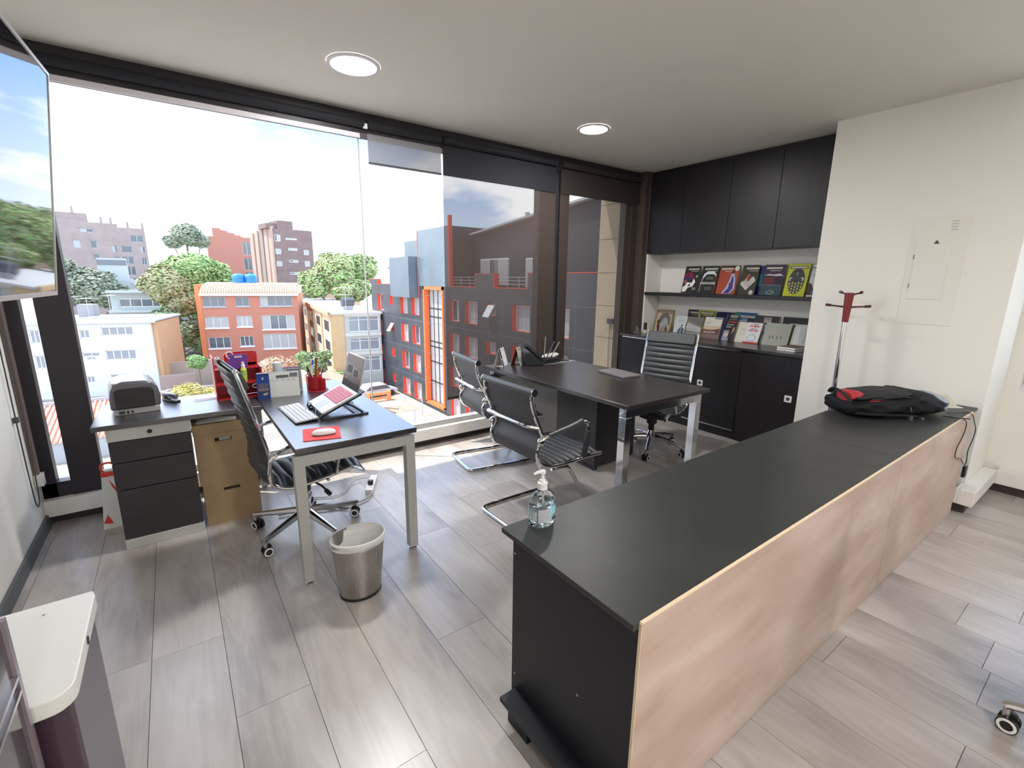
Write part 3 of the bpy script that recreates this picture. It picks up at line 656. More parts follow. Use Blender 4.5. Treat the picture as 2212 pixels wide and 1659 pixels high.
book('magazine', 'dark magazine with white angular figure, leftmost on the upper shelf', 'magazine', G1, 3.30, 3.115, Zs, 1.70, 4.80, 4.87, .006, (.03, .03, .028),
     mast()+[((.25, .02, .04), ell(.35, .62, .30, .16)), ((.05, .03, .12), ell(.3, .55, .2, .1)), ((.3, .1, .1), ell(.16, .42, .13, .08)), ((.82, .82, .8), [(.05, .04), (.3, .05), (.42, .2), (.72, .24), (.85, .42), (.7, .55), (.62, .38), (.3, .40), (.2, .28), (.05, .22)]), ((.03, .03, .03), [(.35, .25), (.5, .36), (.55, .25)]), ((.5, .5, .48), rc(.72, .95, .18, .20)), ((.5, .5, .48), rc(.72, .95, .13, .15)), ((.3, .3, .3), ell(.88, .62, .08, .05))])
book('magazine', 'dark magazine with a white arc and the word INNOVACIÓN', 'magazine', G1, 3.085, 2.89, Zs, 1.70, 4.80, 4.87, .006, (.028, .03, .026),
     mast(x0=.15)+[((.68, .72, .75), [(.1, .55), (.18, .72), (.35, .80), (.75, .80), (.92, .70), (.9, .6), (.8, .7), (.35, .70), (.2, .58)]), ((.28, .2, .16), [(.02, .05), (.08, .05), (.12, .4), (.2, .58), (.1, .55), (.03, .35)]), ((.16, .03, .03), rc(.93, 1, .05, .7))]+[((.35, .35, .33), rc(.35, .78, v, v+.008)) for v in (.6, .57, .54, .51, .22, .19, .14)],
     [('INNOVACIÓN', .034, .5, .37, (.85, .85, .83), .8)])
book('magazine', 'red magazine cover with a blue and white figure', 'magazine', G1, 2.87, 2.66, Zs, 1.70, 4.80, 4.87, .006, (.36, .07, .035),
     [((.08, .03, .02), rc(0, 1, .88, 1))]+mast(x0=.06, x1=.7)+[((.62, .66, .58), ell(.88, .9, .12, .09)), ((.42, .44, .6), [(.3, .02), (.75, .02), (.95, .2), (.9, .5), (.8, .72), (.66, .74), (.6, .5), (.5, .25)]), ((.05, .05, .25), [(.4, .03), (.7, .03), (.85, .2), (.82, .5), (.72, .68), (.68, .45), (.6, .2)]), ((.10, .02, .03), ell(.72, .78, .07, .07)), ((.3, .03, .06), ell(.68, .36, .07, .06))])
book('magazine', 'dark magazine with slanted white and coloured bars', 'magazine', G1, 2.625, 2.45, Zs, 1.70, 4.80, 4.87, .006, (.05, .04, .03),
     mast()+[((.55, .53, .50), [(.05, .35), (.45, .15), (.9, .48), (.75, .62), (.1, .45)]), ((.10, .02, .02), [(.1, .48), (.28, .75), (.4, .72), (.2, .46)]), ((.42, .28, .10), [(.22, .46), (.46, .70), (.52, .68), (.3, .46)]), ((.22, .02, .02), [(.36, .46), (.55, .66), (.66, .60), (.5, .46)])]+[((.12, .11, .10), [(.15+.12*k, .42-.05*k), (.18+.12*k, .41-.05*k), (.36+.13*k, .60-.03*k), (.34+.13*k, .60-.03*k)]) for k in range(4)]+[((.5, .5, .48), ell(.78, .08, .12, .08))])
book('magazine', 'navy blue booklet half hidden behind the magazines', 'magazine', G1, 2.50, 2.33, Zs, 1.692, 4.85, 4.885, .006, (.02, .025, .12), [((.02, .12, .16), rc(.1, .6, .3, .7))])
book('magazine', 'dark purple magazine with a round dark bowl on the cover', 'magazine', G1, 2.40, 2.20, Zs, 1.70, 4.80, 4.87, .006, (.045, .025, .05),
     mast(x0=.1, x1=.85)+[((.55, .56, .6), [(.02, .66), (.3, .70), (.5, .68), (.8, .71), (.98, .64), (.7, .63), (.4, .65)]), ((.10, .02, .025), ell(.45, .48, .42, .13)), ((.02, .015, .03), ell(.78, .49, .2, .15)), ((.03, .06, .07), rc(0, 1, 0, .3)), ((.22, .3, .3), ell(.5, .1, .2, .06)), ((.03, .06, .07), ell(.5, .1, .15, .035)), ((.2, .4, .42), rc(0, .95, .33, .34))])
book('magazine', 'yellow green magazine with a round black beehive like head', 'magazine', G1, 2.175, 1.985, Zs, 1.705, 4.80, 4.87, .008, (.48, .50, .03),
     [((.03, .03, .03), rc(.08, .92, .84, .93)), (BG, rc(.12, .88, .86, .91)), ((.5, .5, .4), rc(.3, .75, .81, .82)), ((.05, .05, .055), ell(.5, .46, .38, .40, 24)), ((.03, .03, .03), rc(.25, .75, .78, .80))]+[((.40, .40, .12), ell(.22+.14*k, .38-.09*j+(.03 if k % 2 else 0), .05, .035, 6)) for j in range(4) for k in range(5) if abs(k-2)+j < 5]+[((.60, .58, .5), ell(.24, .52, .08, .06)), ((.60, .58, .5), ell(.76, .52, .08, .06)), ((.05, .05, .055), ell(.28, .50, .06, .05)), ((.05, .05, .055), ell(.72, .50, .06, .05)), ((.45, .5, .5), [(.47, .72), (.53, .72), (.5, .62)])])
book('magazine', 'pale magazine with a flask drawing beside the white column', 'magazine', G1, 1.965, 1.78, Zs, 1.69, 4.80, 4.87, .006, (.52, .54, .52),
     [((.05, .05, .06), rc(0, 1, .90, .93)), ((.05, .05, .06), rc(0, 1, .84, .85)), ((.06, .03, .03), [(0, .05), (.35, .05), (.3, .2), (.12, .42), (0, .42)]), ((.50, .52, .56), ell(.38, .35, .18, .10)), ((.1, .12, .16), rc(.3, .42, .45, .58)), ((.08, .1, .2), ell(.3, .14, .14, .07)), ((.3, .3, .32), rc(.1, .6, .66, .70))])
G2 = 'books and magazines leaning on the credenza'
Zc = .9205
book('magazine', 'dark magazine standing at the back, left, behind the small white book', 'magazine', G2, 3.23, 3.06, Zc, 1.215, 4.86, 4.885, .005, (.05, .045, .05), mast(x0=.15))
book('magazine', 'yellow topped magazine standing at the back of the credenza', 'magazine', G2, 3.09, 2.88, Zc, 1.218, 4.845, 4.875, .006, (.45, .46, .04), [((.03, .03, .03), rc(.1, .95, .86, .95)), (BG, rc(.14, .9, .87, .93)), ((.10, .08, .06), rc(.12, .95, .1, .83)), ((.6, .6, .55), rc(.3, .8, .80, .815))])
book('magazine', 'navy and dark folder standing behind the sunset book', 'magazine', G2, 2.86, 2.60, Zc, 1.21, 4.84, 4.88, .012, (.02, .022, .07), [((.05, .06, .06), rc(.55, 1, .6, .98)), ((.4, .42, .40), ell(.75, .86, .18, .06)), ((.3, .3, .3), rc(.55, .9, .74, .76))])
book('magazine', 'blue and green magazine standing at the back, centre', 'magazine', G2, 2.66, 2.43, Zc, 1.218, 4.85, 4.88, .006, (.04, .12, .26), [((.05, .22, .16), rc(0, .25, 0, 1)), (BG, rc(.15, .92, .82, .90)), ((.6, .62, .6), rc(.35, .75, .76, .775)), ((.4, .45, .5), rc(.2, .7, .70, .73)), ((.05, .04, .04), rc(.6, .95, .62, .80))])
book('binder', 'dark grey folder with a pale red and white label', 'folder', G2, 2.43, 2.20, Zc, 1.198, 4.84, 4.875, .02, (.06, .058, .06), [((.48, .36, .36), rc(.35, .68, .75, .95)), ((.3, .28, .28), rc(.4, .65, .88, .93))])
bi = book('binder', 'dark ring bound album standing by the white column', 'album', G2, 2.165, 1.93, Zc, 1.20, 4.84, 4.875, .018, (.05, .048, .05), [((.42, .42, .42), rc(.3, .58, .76, .79))])
book('book', 'small white book with a man in a blue suit on the cover', 'book', G2, 3.345, 3.205, Zc, 1.135, 4.77, 4.845, .018, (.55, .58, .57),
     [((.28, .33, .36), rc(.3, .8, .88, .895)), ((.28, .33, .36), rc(.2, .75, .76, .79)), ((.28, .33, .36), rc(.2, .7, .66, .69)), ((.06, .09, .14), [(.35, 0), (.95, 0), (.95, .3), (.78, .42), (.6, .42), (.42, .25)]), ((.45, .45, .5), [(.6, .05), (.7, .05), (.72, .4), (.66, .4)]), ((.06, .05, .05), ell(.69, .5, .07, .06))])
book('book', 'grey book with a photo of buildings and a green spine edge', 'book', G2, 3.195, 2.985, Zc, 1.135, 4.79, 4.85, .012, (.16, .15, .145),
     [((.42, .44, .42), [(0, .28), (.9, .22), (.9, .48), (.5, .55), (0, .72)]), ((.24, .22, .20), [(0, .82), (0, .74), (.9, .45), (.9, .5)]), ((.26, .24, .22), rc(0, .9, 0, .2)), ((.12, .12, .03), rc(.9, 1, 0, 1))]+[((.08, .08, .08), rc(.1+.13*k, .14+.13*k, .34, .38)) for k in range(5)])
book('book', 'book with a sunset over hills and the title BOGOTÁ', 'book', G2, 2.965, 2.765, Zc, 1.148, 4.755, 4.83, .016, (.60, .58, .52),
     [((.52, .42, .32), rc(0, 1, .38, .60)), ((.55, .28, .14), [(0, .45), (.35, .42), (.7, .45), (1, .52), (1, .38), (0, .36)]), ((.13, .065, .06), [(0, .42), (.35, .40), (.6, .41), (1, .5), (1, 0), (0, 0)]), ((.20, .12, .12), rc(0, 1, 0, .22)), ((.05, .05, .05), rc(.1, .45, .78, .79)), ((.05, .05, .05), rc(.1, .38, .70, .72)), ((.03, .03, .08), rc(.55, 1, .93, .97))],
     [('BOGOTÁ', .024, .42, .29, (.75, .55, .5), 1.3)])
book('book', 'tall navy book leaning behind the sunset book', 'book', G2, 2.86, 2.735, Zc, 1.20, 4.775, 4.87, .016, (.018, .02, .07), [((.35, .38, .5), rc(.1, .4, .62, .64))])
book('book', 'black book with red title bars and a pale round lamp', 'book', G2, 2.715, 2.595, Zc, 1.13, 4.745, 4.83, .012, (.02, .02, .028),
     [((.22, .03, .02), rc(.1, .9, .86, .96)), ((.35, .35, .38), rc(.1, .75, .76, .80)), ((.25, .27, .3), rc(.08, .55, .64, .70)), ((.25, .27, .32), rc(0, .5, .1, .5)), ((.6, .42, .36), ell(.3, .28, .2, .1)), ((.35, .2, .1), [(.7, .3), (.95, .5), (.9, .68), (.75, .66)]), ((.3, .3, .36), rc(0, .6, 0, .1))])
book('book', 'tan book squeezed between the black and the cream book', 'book', G2, 2.60, 2.50, Zc, 1.125, 4.77, 4.84, .016, (.30, .24, .16), [((.35, .06, .03), rc(.5, 1, .5, .95))])
book('book', 'cream coloured book with pale lettering left of the white one', 'book', G2, 2.572, 2.425, Zc, 1.120, 4.75, 4.83, .012, (.64, .62, .52), [((.58, .42, .38), rc(.15, .6, .62, .66)), ((.52, .5, .42), rc(.2, .7, .45, .47)), ((.52, .5, .42), rc(.2, .7, .4, .42)), ((.2, .2, .18), rc(.1, .2, .06, .08))])
book('book', 'white book with red title about a magnet for people and a speech bubble', 'book', G2, 2.475, 2.328, Zc, 1.125, 4.735, 4.82, .016, (.68, .68, .70),
     [((.55, .05, .03), rc(0, 1, 0, .07)), ((.08, .08, .1), ell(.5, .27, .30, .16, 28)), ((.68, .68, .70), ell(.5, .27, .275, .143, 28)), ((.08, .08, .1), [(.18, .10), (.30, .16), (.36, .13)]), ((.68, .68, .70), [(.22, .115), (.31, .175), (.36, .145)]), ((.3, .3, .3), rc(.6, .85, .085, .1)), ((.3, .15, .15), rc(.2, .8, .475, .48))],
     [('CÓMO SER', .014, .5, .92, (.2, .2, .2), 1), ('UN IMÁN', .032, .5, .82, (.65, .03, .03), .8), ('PARA LAS', .014, .5, .70, (.2, .2, .2), 1), ('PERSONAS', .026, .5, .61, (.65, .03, .03), .8)])
book('book', 'grey booklet with small pictures behind the sage green book', 'book', G2, 2.335, 2.22, Zc, 1.115, 4.79, 4.85, .006, (.36, .36, .36), [((.06, .06, .06), rc(.1, .9, .5, .62)), ((.1, .1, .1), rc(.1, .9, .42, .44)), ((.12, .12, .12), rc(.2, .9, .25, .28))])
book('book', 'large sage green book with four small walking figures', 'book', G2, 2.30, 2.055, Zc, 1.135, 4.76, 4.84, .018, (.35, .37, .31),
     [((.30, .32, .27), rc(.2, .5, .80, .82)), ((.40, .34, .28), ell(.5, .55, .14, .08))]+[((.12, .12, .09), [(u, .28), (u+.03, .28), (u+.04, .42), (u+.02, .46), (u, .42)]) for u in (.25, .37, .53, .68)]+[((.6, .58, .45), [(u-.02, .22), (u, .22), (u+.02, .32)]) for u in (.36, .67)])
book('book', 'dark book beside the plastic wrapped folder', 'book', G2, 2.075, 2.03, Zc, 1.13, 4.78, 4.84, .012, (.02, .02, .03))
book('folder', 'pale folder in clear plastic leaning beside the white column', 'folder', G2, 2.035, 1.86, Zc, 1.14, 4.77, 4.845, .008, (.48, .47, .47), [((.55, .58, .2), rc(0, .05, 0, 1)), ((.60, .60, .64), [(.1, .1), (.4, .1), (.3, .9), (.1, .9)]), ((.38, .38, .38), [(.55, .2), (.85, .3), (.8, .7), (.6, .8)])])
for k, (z0, z1, dx) in enumerate(((Zc, .938, 0), (.9385, .957, .004))):
    t = thing('book', ('lower' if k == 0 else 'upper')+' white paged book of the pair lying flat at the credenza edge', 'book', (4.55, 1.95, z0), 0, 'books lying flat')
    M = Matrix.Translation((4.47+dx, 1.98, z0)) @ Matrix.Rotation(R(-6), 4, 'Z')
    MB().box(0, .23, -.13, .03, .002, z1-z0-.002, M).build('pages', PAPER, t, world=True)
    MB().box(.001, .235, -.132, .032, 0, .002, M).box(.001, .235, -.132, .032, z1-z0-.002, z1-z0, M).build('cover', C(.16, .10, .07), t, world=True)
# framed picture
pf = thing('picture_frame', 'small gilt framed picture with a grey arch leaning in the niche corner', 'picture', (4.78, 3.52, Zc))
M = frameM((4.775, 3.625, Zc), (.12, -1, 0), (.09, 0, .27)); W, H = .215, .285
fm = MB(); fm.box(0, W, 0, .008, -.012, .004, M).box(0, W, H-.008, H, -.012, .004, M).box(0, .008, .008, H-.008, -.012, .004, M).box(W-.012, W, .008, H-.008, -.012, .004, M).build('frame', mat('gilt', (.36, .25, .10), .4, .4), pf, world=True)
MB().box(.008, W-.012, .008, H-.008, -.010, 0, M).build('mat_board', C(.48, .38, .28), pf, world=True)
printed(M, W, H, [((.13, .13, .125), [(.15, .25), (.12, .5), (.3, .82), (.6, .88), (.85, .7), (.9, .35), (.75, .3), (.74, .5), (.6, .65), (.45, .62), (.3, .35)]), ((.33, .35, .33), [(.3, .1), (.8, .1), (.82, .35), (.7, .62), (.55, .68), (.42, .58)]), ((.40, .30, .2), rc(.2, .8, .05, .12))], pf)
def figurine(lab, x, y, h, c1, c2):
    t = thing('figurine', lab, 'figurine', (x, y, Zc), 0, 'little figurines on the credenza')
    MB().lathe([(.018, 0), (.018, .006), (.009, .012), (.012, h*.35), (.016, h*.55), (.008, h*.72), (.006, h*.76)], n=14).build('body', C(*c1), t)
    MB().ball((0, 0, h*.86), h*.09, 10).build('head', C(*c2), t); return t
figurine('slim dark red standing figurine before the gilt picture', 4.70, 3.50, .165, (.12, .02, .02), (.06, .03, .02))
figurine('small brown and red figurine right of the slim one', 4.74, 3.42, .11, (.20, .06, .03), (.3, .15, .1))
tr = thing('trophy', 'small dark trophy block on a pale base at the credenza corner', 'trophy', (4.60, 3.61, Zc))
MB().lathe([(.032, 0), (.032, .012), (.02, .03), (.012, .045)], (4.57, 3.585, Zc), 16).build('base', C(.45, .42, .36), tr, world=True)
box('block', (4.558, 4.582, 3.570, 3.60, Zc+.040, Zc+.125), C(.04, .035, .03), tr, .002)
tr2 = thing('trophy', 'clear glass trophy standing left of the dark block', 'trophy', (4.55, 3.68, Zc))
MB().add([(4.50, 3.68, Zc+.01), (4.50, 3.62, Zc+.01), (4.515, 3.62, Zc+.01), (4.515, 3.68, Zc+.01), (4.50, 3.67, Zc+.10), (4.50, 3.64, Zc+.07), (4.515, 3.64, Zc+.07), (4.515, 3.67, Zc+.10)], [(0, 3, 2, 1), (4, 5, 6, 7), (0, 1, 5, 4), (1, 2, 6, 5), (2, 3, 7, 6), (3, 0, 4, 7)]).build('plate', glass_mat('clear_acrylic', (.75, .72, .66), 1.5), tr2, world=True)
box('base', (4.485, 4.53, 3.61, 3.69, Zc, Zc+.01), C(.2, .17, .14), tr2)

# ---- things on the return desk
D = .7402
pr_ = thing('printer', 'compact black printer with curved lid on the return desk', 'printer', (-.24, 3.5, D))
prof = [(-.125, .002), (.105, .002), (.125, .05), (.118, .12), (.095, .165), (.05, .19), (-.05, .195), (-.095, .178), (-.118, .13), (-.128, .05)]
Mp = Matrix.Translation((-.243, 3.49, D)) @ Matrix.Rotation(R(6), 4, 'Z')
def hull_y(pr, y0, y1, M, inset=0): return MB().prism(pr, y0, y1, M @ Matrix(((1, 0, 0, 0), (0, 0, 1, 0), (0, 1, 0, 0), (0, 0, 0, 1))))
hull_y([(-.118, .03), (.112, .03), (.118, .09), (.108, .145), (.09, .172), (.05, .188), (-.05, .192), (-.09, .178), (-.11, .14), (-.118, .09)], -.10, .18, Mp).build('body', mat('printer_shell', (.10, .10, .12), .25, coat=.4), pr_, world=True, bevel=.012, seg=3)
hull_y([(-.095, .035), (.085, .035), (.085, .135), (.07, .15), (-.075, .152), (-.095, .138)], -.112, -.10, Mp).build('back_panel', BLACKP, pr_, world=True, bevel=.004)
bs = MB().box(-.105, .105, -.108, .18, 0, .034, Mp).build('base', mat('printer_grey', (.36, .36, .36), .45), pr_, world=True, bevel=.004)
for x, w_ in ((-.085, .026), (-.05, .01), (-.03, .01)): MB().box(x, x+w_, -.1105, -.108, .008, .024, Mp).build('port', BLACKP, bs, world=True)
st = thing('stapler', 'black and grey stapler on the return desk beside the printer', 'stapler', (-.09, 3.6, D))
Ms = Matrix.Translation((-.075, 3.62, D)) @ Matrix.Rotation(R(-62), 4, 'Z')
MB().box(-.07, .07, -.02, .02, 0, .012, Ms).build('base', BLACKP, st, world=True, bevel=.004)
MB().box(-.07, .062, -.016, .016, .030, .052, Ms).box(-.07, -.03, -.018, .018, .01, .05, Ms).build('arm', mat('stapler_grey', (.13, .13, .15), .3), st, world=True, bevel=.007)
MB().box(-.06, .065, -.008, .008, .020, .030, Ms).build('magazine_rail', CHROMED, st, world=True)
tag(MB().add([(.045, 3.500, D), (.17, 3.52, D), (.16, 3.69, D), (.055, 3.70, D), (.045, 3.500, D+.001), (.17, 3.52, D+.001), (.16, 3.69, D+.001), (.055, 3.70, D+.001)], [(0, 3, 2, 1), (4, 5, 6, 7), (0, 1, 5, 4), (1, 2, 6, 5), (2, 3, 7, 6), (3, 0, 4, 7)]).build('paper_sheet', PAPER), 'white sheet of paper on the return desk left of the red organiser', 'paper')
# red organiser
og = thing('desk_organiser', 'red plastic desk organiser with slots behind the chair back', 'organiser', (.30, 3.53, D))
MB().box(.165, .172, 3.45, 3.64, D, 1.02).build('side', RED, og, world=True, bevel=.002)
MB().box(.430, .437, 3.45, 3.62, D, .94).add([(.430, 3.62, D), (.437, 3.62, D), (.437, 3.64, 1.02), (.430, 3.64, 1.02)], [(0, 1, 2, 3)]).build('side', RED, og, world=True)
MB().box(.172, .430, 3.62, 3.63, D, .95).prism(rbox(.240, .436, .93, 1.03, .03), 3.62, 3.63, Matrix(((1, 0, 0, 0), (0, 0, 1, 0), (0, 1, 0, 0), (0, 0, 0, 1)))).build('back', RED, og, world=True)
for z in (D, .835, .925): box('shelf', (.172, .430, 3.46 if z < .9 else 3.52, 3.62, z, z+.006), RED, og)
box('divider', (.30, .304, 3.47, 3.62, D, .925), mat('red_dark', (.25, .01, .02), .4), og)
MB().tube([(.33, 3.455, .765), (.375, 3.455, .768), (.42, 3.455, .765)], .002, 6).tube([(.39+.018*math.cos(a*.6), 3.455, .815+.012*math.sin(a*.6)) for a in range(11)], .002, 6).build('white_drawing', C(.75, .7, .72), og, world=True)
pq = thing('luggage_tag', 'purple and white plastic tag sticking out of the red organiser', 'tag', (.30, 3.505, .93))
My = Matrix(((1, 0, 0, 0), (0, 0, 1, 0), (0, 1, 0, 0), (0, 0, 0, 1)))
MB().prism(rbox(.252, .365, .931, 1.028, .022), 3.500, 3.506, My).build('plate', PURPLE, pq, world=True)
MB().prism(rbox(.290, .335, 1.005, 1.018, .004), 3.498, 3.500, My).build('label_slot', C(.55, .5, .6), pq, world=True)
MB().tube([(.265, 3.503, 1.00), (.245, 3.503, 1.02), (.25, 3.503, 1.045), (.28, 3.503, 1.045), (.285, 3.503, 1.025)], .004, 6, sm=2).build('loop', WHITEP, pq, world=True)
sb = thing('spray_bottle', 'small spray bottle with yellow green liquid in the red organiser', 'bottle', (.333, 3.44, .841))
MB().lathe([(.017, 0), (.019, .004), (.019, .085), (.012, .098)], (.333, 3.485, .842), 18).build('bottle', mat('yellow_liquid', (.55, .68, .10), .2, coat=.5), sb, world=True)
MB().lathe([(.0193, .045), (.0193, .082)], (.333, 3.485, .842), 18).build('label', C(.35, .52, .10), sb, world=True)
MB().lathe([(.012, .098), (.012, .115), (.008, .12), (.008, .134), (.002, .137)], (.333, 3.485, .842), 14).build('cap', WHITEP, sb, world=True)
# calendars
def tent(lab, p0, dirx, W, H, foot, face, back, arts=(), texts=(), coils=10, rz=0, grp='desk calendars'):
    """p0: front foot left corner; dirx: unit vector along the width"""
    t = thing('desk_calendar', lab, 'calendar', p0, 0, grp)
    dx = Vector(dirx).normalized(); up = Vector((-dx.y, dx.x, 0))*foot*.5+Vector((0, 0, H)); M = frameM(p0, dx, up); L = up.length
    MB().box(0, W, 0, L, -.0018, 0, M).build('front_page', face, t, world=True)
    a = Vector(p0)+Vector((-dx.y, dx.x, 0))*foot; M2 = frameM(a+dx*W, -dx, Vector(p0)+up-a)
    MB().box(0, W, 0, L, -.0018, 0, M2).build('back_page', back, t, world=True)
    MB().add([Vector(p0)+v for v in (Vector(), dx*W, dx*W+Vector((-dx.y, dx.x, 0))*foot, Vector((-dx.y, dx.x, 0))*foot)], [(0, 1, 2, 3)]).build('foot_card', back, t, world=True)
    if arts: printed(M, W, L, arts, t)
    for s, size, u, v, c in texts: text(s, size, M @ Matrix.Translation((u*W, v*L, .0014)), C(*c), t, ext=.0002)
    if coils:
        cm = MB()
        for k in range(coils):
            c0 = M @ Vector((W*(k+.5)/coils, L, 0)); cm.tube([c0+Vector((0, 0, 0))+M.to_3x3() @ Vector((0, .004*math.cos(q), .004*math.sin(q))) for q in (0, 1.25, 2.5, 3.77, 5.0)], .0009, 4, closed=True)
        cm.build('wire_binding', C(.5, .5, .52), t, world=True)
    return t
grid_ = [((.45, .46, .46), rc(.04, .96, .62-.115*k, .624-.115*k)) for k in range(6)]+[((.35, .36, .36), rc(.06+.13*k, .12+.13*k, .66, .69)) for k in range(7)]+[((.1, .1, .1), rc(.45, .75, .76, .86)), ((.1, .1, .12), rc(.05, .14, .89, .93)), ((.4, .42, .42), rc(.05, .22, .83, .85)), ((.14, .15, .16), rc(.78, .97, .78, .93))]
tent('wide grey white month calendar standing on the left desk', (.392, 3.385, D), (1, -.18, 0), .252, .165, .07, mat('calendar_page', (.60, .62, .60), .7), WHITEP, grid_, coils=0)
tent('narrow blue calendar with a small boat photo before the wide one', (.385, 3.360, D), (1, -.16, 0), .076, .165, .04, C(.02, .05, .22), C(.02, .04, .16), [((.10, .10, .16), rc(.12, .9, .12, .62)), ((.22, .14, .14), rc(.12, .9, .32, .42)), ((.03, .05, .1), rc(.12, .9, .12, .30)), ((.4, .4, .38), [(.4, .2), (.85, .25), (.75, .16), (.5, .14)]), ((.6, .6, .62), rc(.45, .55, .76, .86))], coils=9)
tent('grey calendar with purple back standing behind the wide calendar', (.565, 3.475, D), (1, -.17, 0), .118, .172, .06, C(.28, .30, .30), PURPLE, [((.05, .05, .06), rc(.2, .92, .86, .90)), ((.20, .21, .22), rc(.08, .95, .1, .8))], coils=7)
mg = thing('mug', 'pale teal grey cup standing behind the wide calendar', 'cup', (.548, 3.55, D))
MB().lathe([(.022, 0), (.027, .004), (.030, .12), (.031, .19), (.028, .202), (.018, .205)], (.548, 3.56, D), 22).build('body', mat('teal_grey', (.42, .50, .49), .5), mg, world=True)
# pen cup
cp = thing('pen_cup', 'red pen cup with wire rim on the left desk', 'pen holder', (.765, 3.42, D))
MB().lathe([(.048, .004), (.050, .01), (.050, .105), (.046, .105), (.046, .012), (.01, .01)], (.762, 3.435, D), 26).build('body', RED, cp, world=True)
MB().lathe([(.022, .004), (.024, .01), (.024, .085), (.021, .085), (.021, .012)], (.800, 3.395, D), 18).build('side_cup', RED, cp, world=True)
MB().tube([(.775+.068*math.cos(a*.35), 3.425+.068*math.sin(a*.35), D+.004) for a in range(18)], .003, 6, closed=True).tube([(.708, 3.43, D+.004), (.706, 3.43, D+.06), (.706, 3.43, .855), (.712, 3.43, .862), (.74, 3.43, .862)], .003, 6).build('wire_rim', C(.5, .04, .08), cp, world=True)
PEN = [('white marker with blue cap', (.75, .75, .78), (.05, .1, .4), -.026, .0, .045, .22, .006), ('white capped bottle shaped pen', (.6, .58, .5), (.6, .58, .45), -.012, .015, .0, .22, .008), ('brown wooden figure topped pen', (.30, .10, .05), (.2, .05, .03), .012, .012, .02, .23, .009),
       ('orange pencil', (.6, .18, .03), (.2, .12, .05), .012, -.018, .03, .17, .004), ('dark orange pencil', (.45, .12, .02), (.1, .06, .03), .022, -.002, .035, .165, .004), ('gold pen', (.40, .26, .08), (.02, .02, .02), -.010, -.020, -.07, .175, .004), ('black pen', (.02, .02, .02), (.02, .02, .02), -.018, -.012, -.06, .18, .004), ('grey pencil', (.28, .24, .25), (.1, .1, .1), -.026, -.015, -.05, .155, .004), ('purple pen', (.18, .05, .32), (.12, .03, .25), .030, .005, .07, .16, .0045), ('red pen', (.4, .03, .03), (.1, .01, .01), .008, .026, .03, .20, .006)]
for nm, c1, c2, dx, dy, lx, h, r in PEN:
    t = thing('pen', nm+' in the red pen cup', 'pen', (.762+dx, 3.435+dy, D+.012), 0, 'pens and pencils in the red cup')
    a = Vector((.762+dx-lx*.3, 3.435+dy, D+.014)); b = Vector((.762+dx+lx*.55, 3.435+dy+.1*lx, D+h)); m = a.lerp(b, .82)
    MB().cyl(a, m, r, n=8).build('barrel', C(*c1), t, world=True); MB().cyl(m, b, r*1.15, r*.8, n=8).build('tip', C(*c2), t, world=True)
# laptop on stand
ls = thing('laptop_stand', 'black folding laptop stand on the left desk', 'stand', (.75, 2.80, D))
B0, B1 = Vector((.612, 2.955, .772)), Vector((.612, 2.640, .772)); sl = Vector((.215, 0, .092)).normalized()
MB().prism(rbox(.60, .87, 2.635, 2.66, .01), D, D+.01).prism(rbox(.60, .87, 2.92, 2.945, .01), D, D+.01).box(.62, .66, 2.65, 2.93, D, D+.008).box(.80, .86, 2.65, 2.93, D, D+.008).build('base', BLACKP, ls, world=True)
for y in (2.655, 2.93):
    MB().tube([(.60, y, .752), (.61, y, .762), (.84, y, .862)], .007, 6).tube([(.84, y, .752), (.78, y, .80), (.74, y, .82)], .006, 6).build('support_arm', BLACKP, ls, world=True)
    MB().tube([(.598, y-.01, .752), (.592, y-.01, .775), (.600, y-.01, .79)], .005, 6, sm=1).build('hook', DGREYP, ls, world=True)
MB().box(0, .262, 0, .275, -.006, 0, frameM(B0+Vector((0, -.02, -.008)), (0, -1, 0), sl)).build('tray', BLACKP, ls, world=True)
lp = thing('laptop', 'open silver laptop with a pink keyboard cover on the black stand', 'laptop', (.72, 2.8, .78))
Ml = frameM(B0, (0, -1, 0), sl)
SILV = mat('laptop_silver', (.62, .62, .62), .32, .6)
MB().prism(rbox(0, .315, 0, .225, .01), 0, .012, Ml).build('base', SILV, lp, world=True, bevel=.002)
kb = MB().box(.022, .293, .092, .205, .012, .0135, Ml).build('keyboard_cover', C(.50, .13, .17), lp, world=True)
km = MB()
for r in range(5):
    for q in range(13): km.box(.026+q*.0204, .026+q*.0204+.0172, .098+r*.0215, .098+r*.0215+.0165, .0135, .0150, Ml)
km.build('keys', C(.58, .22, .26), kb, world=True)
MB().box(.10, .215, .012, .082, .012, .0125, Ml).build('trackpad', C(.5, .5, .5, r=.3), lp, world=True)
hb = Ml @ Vector((0, .222, .008)); Msn = frameM(hb, (0, -1, 0), (.055, 0, .20))
MB().prism(rbox(0, .315, 0, .212, .01), -.006, 0, Msn).build('lid', SILV, lp, world=True)
MB().box(.004, .311, .006, .208, 0, .001, Msn).build('screen', mat('laptop_screen', (.115, .075, .060), .35, spec=.25), lp, world=True)
printed(Msn @ Matrix.Translation((.006, .008, .001)), .30, .195, [((.22, .17, .16), [(0, .75), (1, .62), (1, 1), (0, 1)]), ((.03, .028, .028), rc(0, 1, 0, .2)), ((.045, .035, .032), rc(.15, .45, .45, .68)), ((.045, .035, .032), rc(.58, .8, .40, .60)), ((.30, .27, .26), [(.12, .2), (.3, .26), (.2, .36)])], lp, 'screen_reflection')  # brown base and these shapes paint a building's reflection on the screen
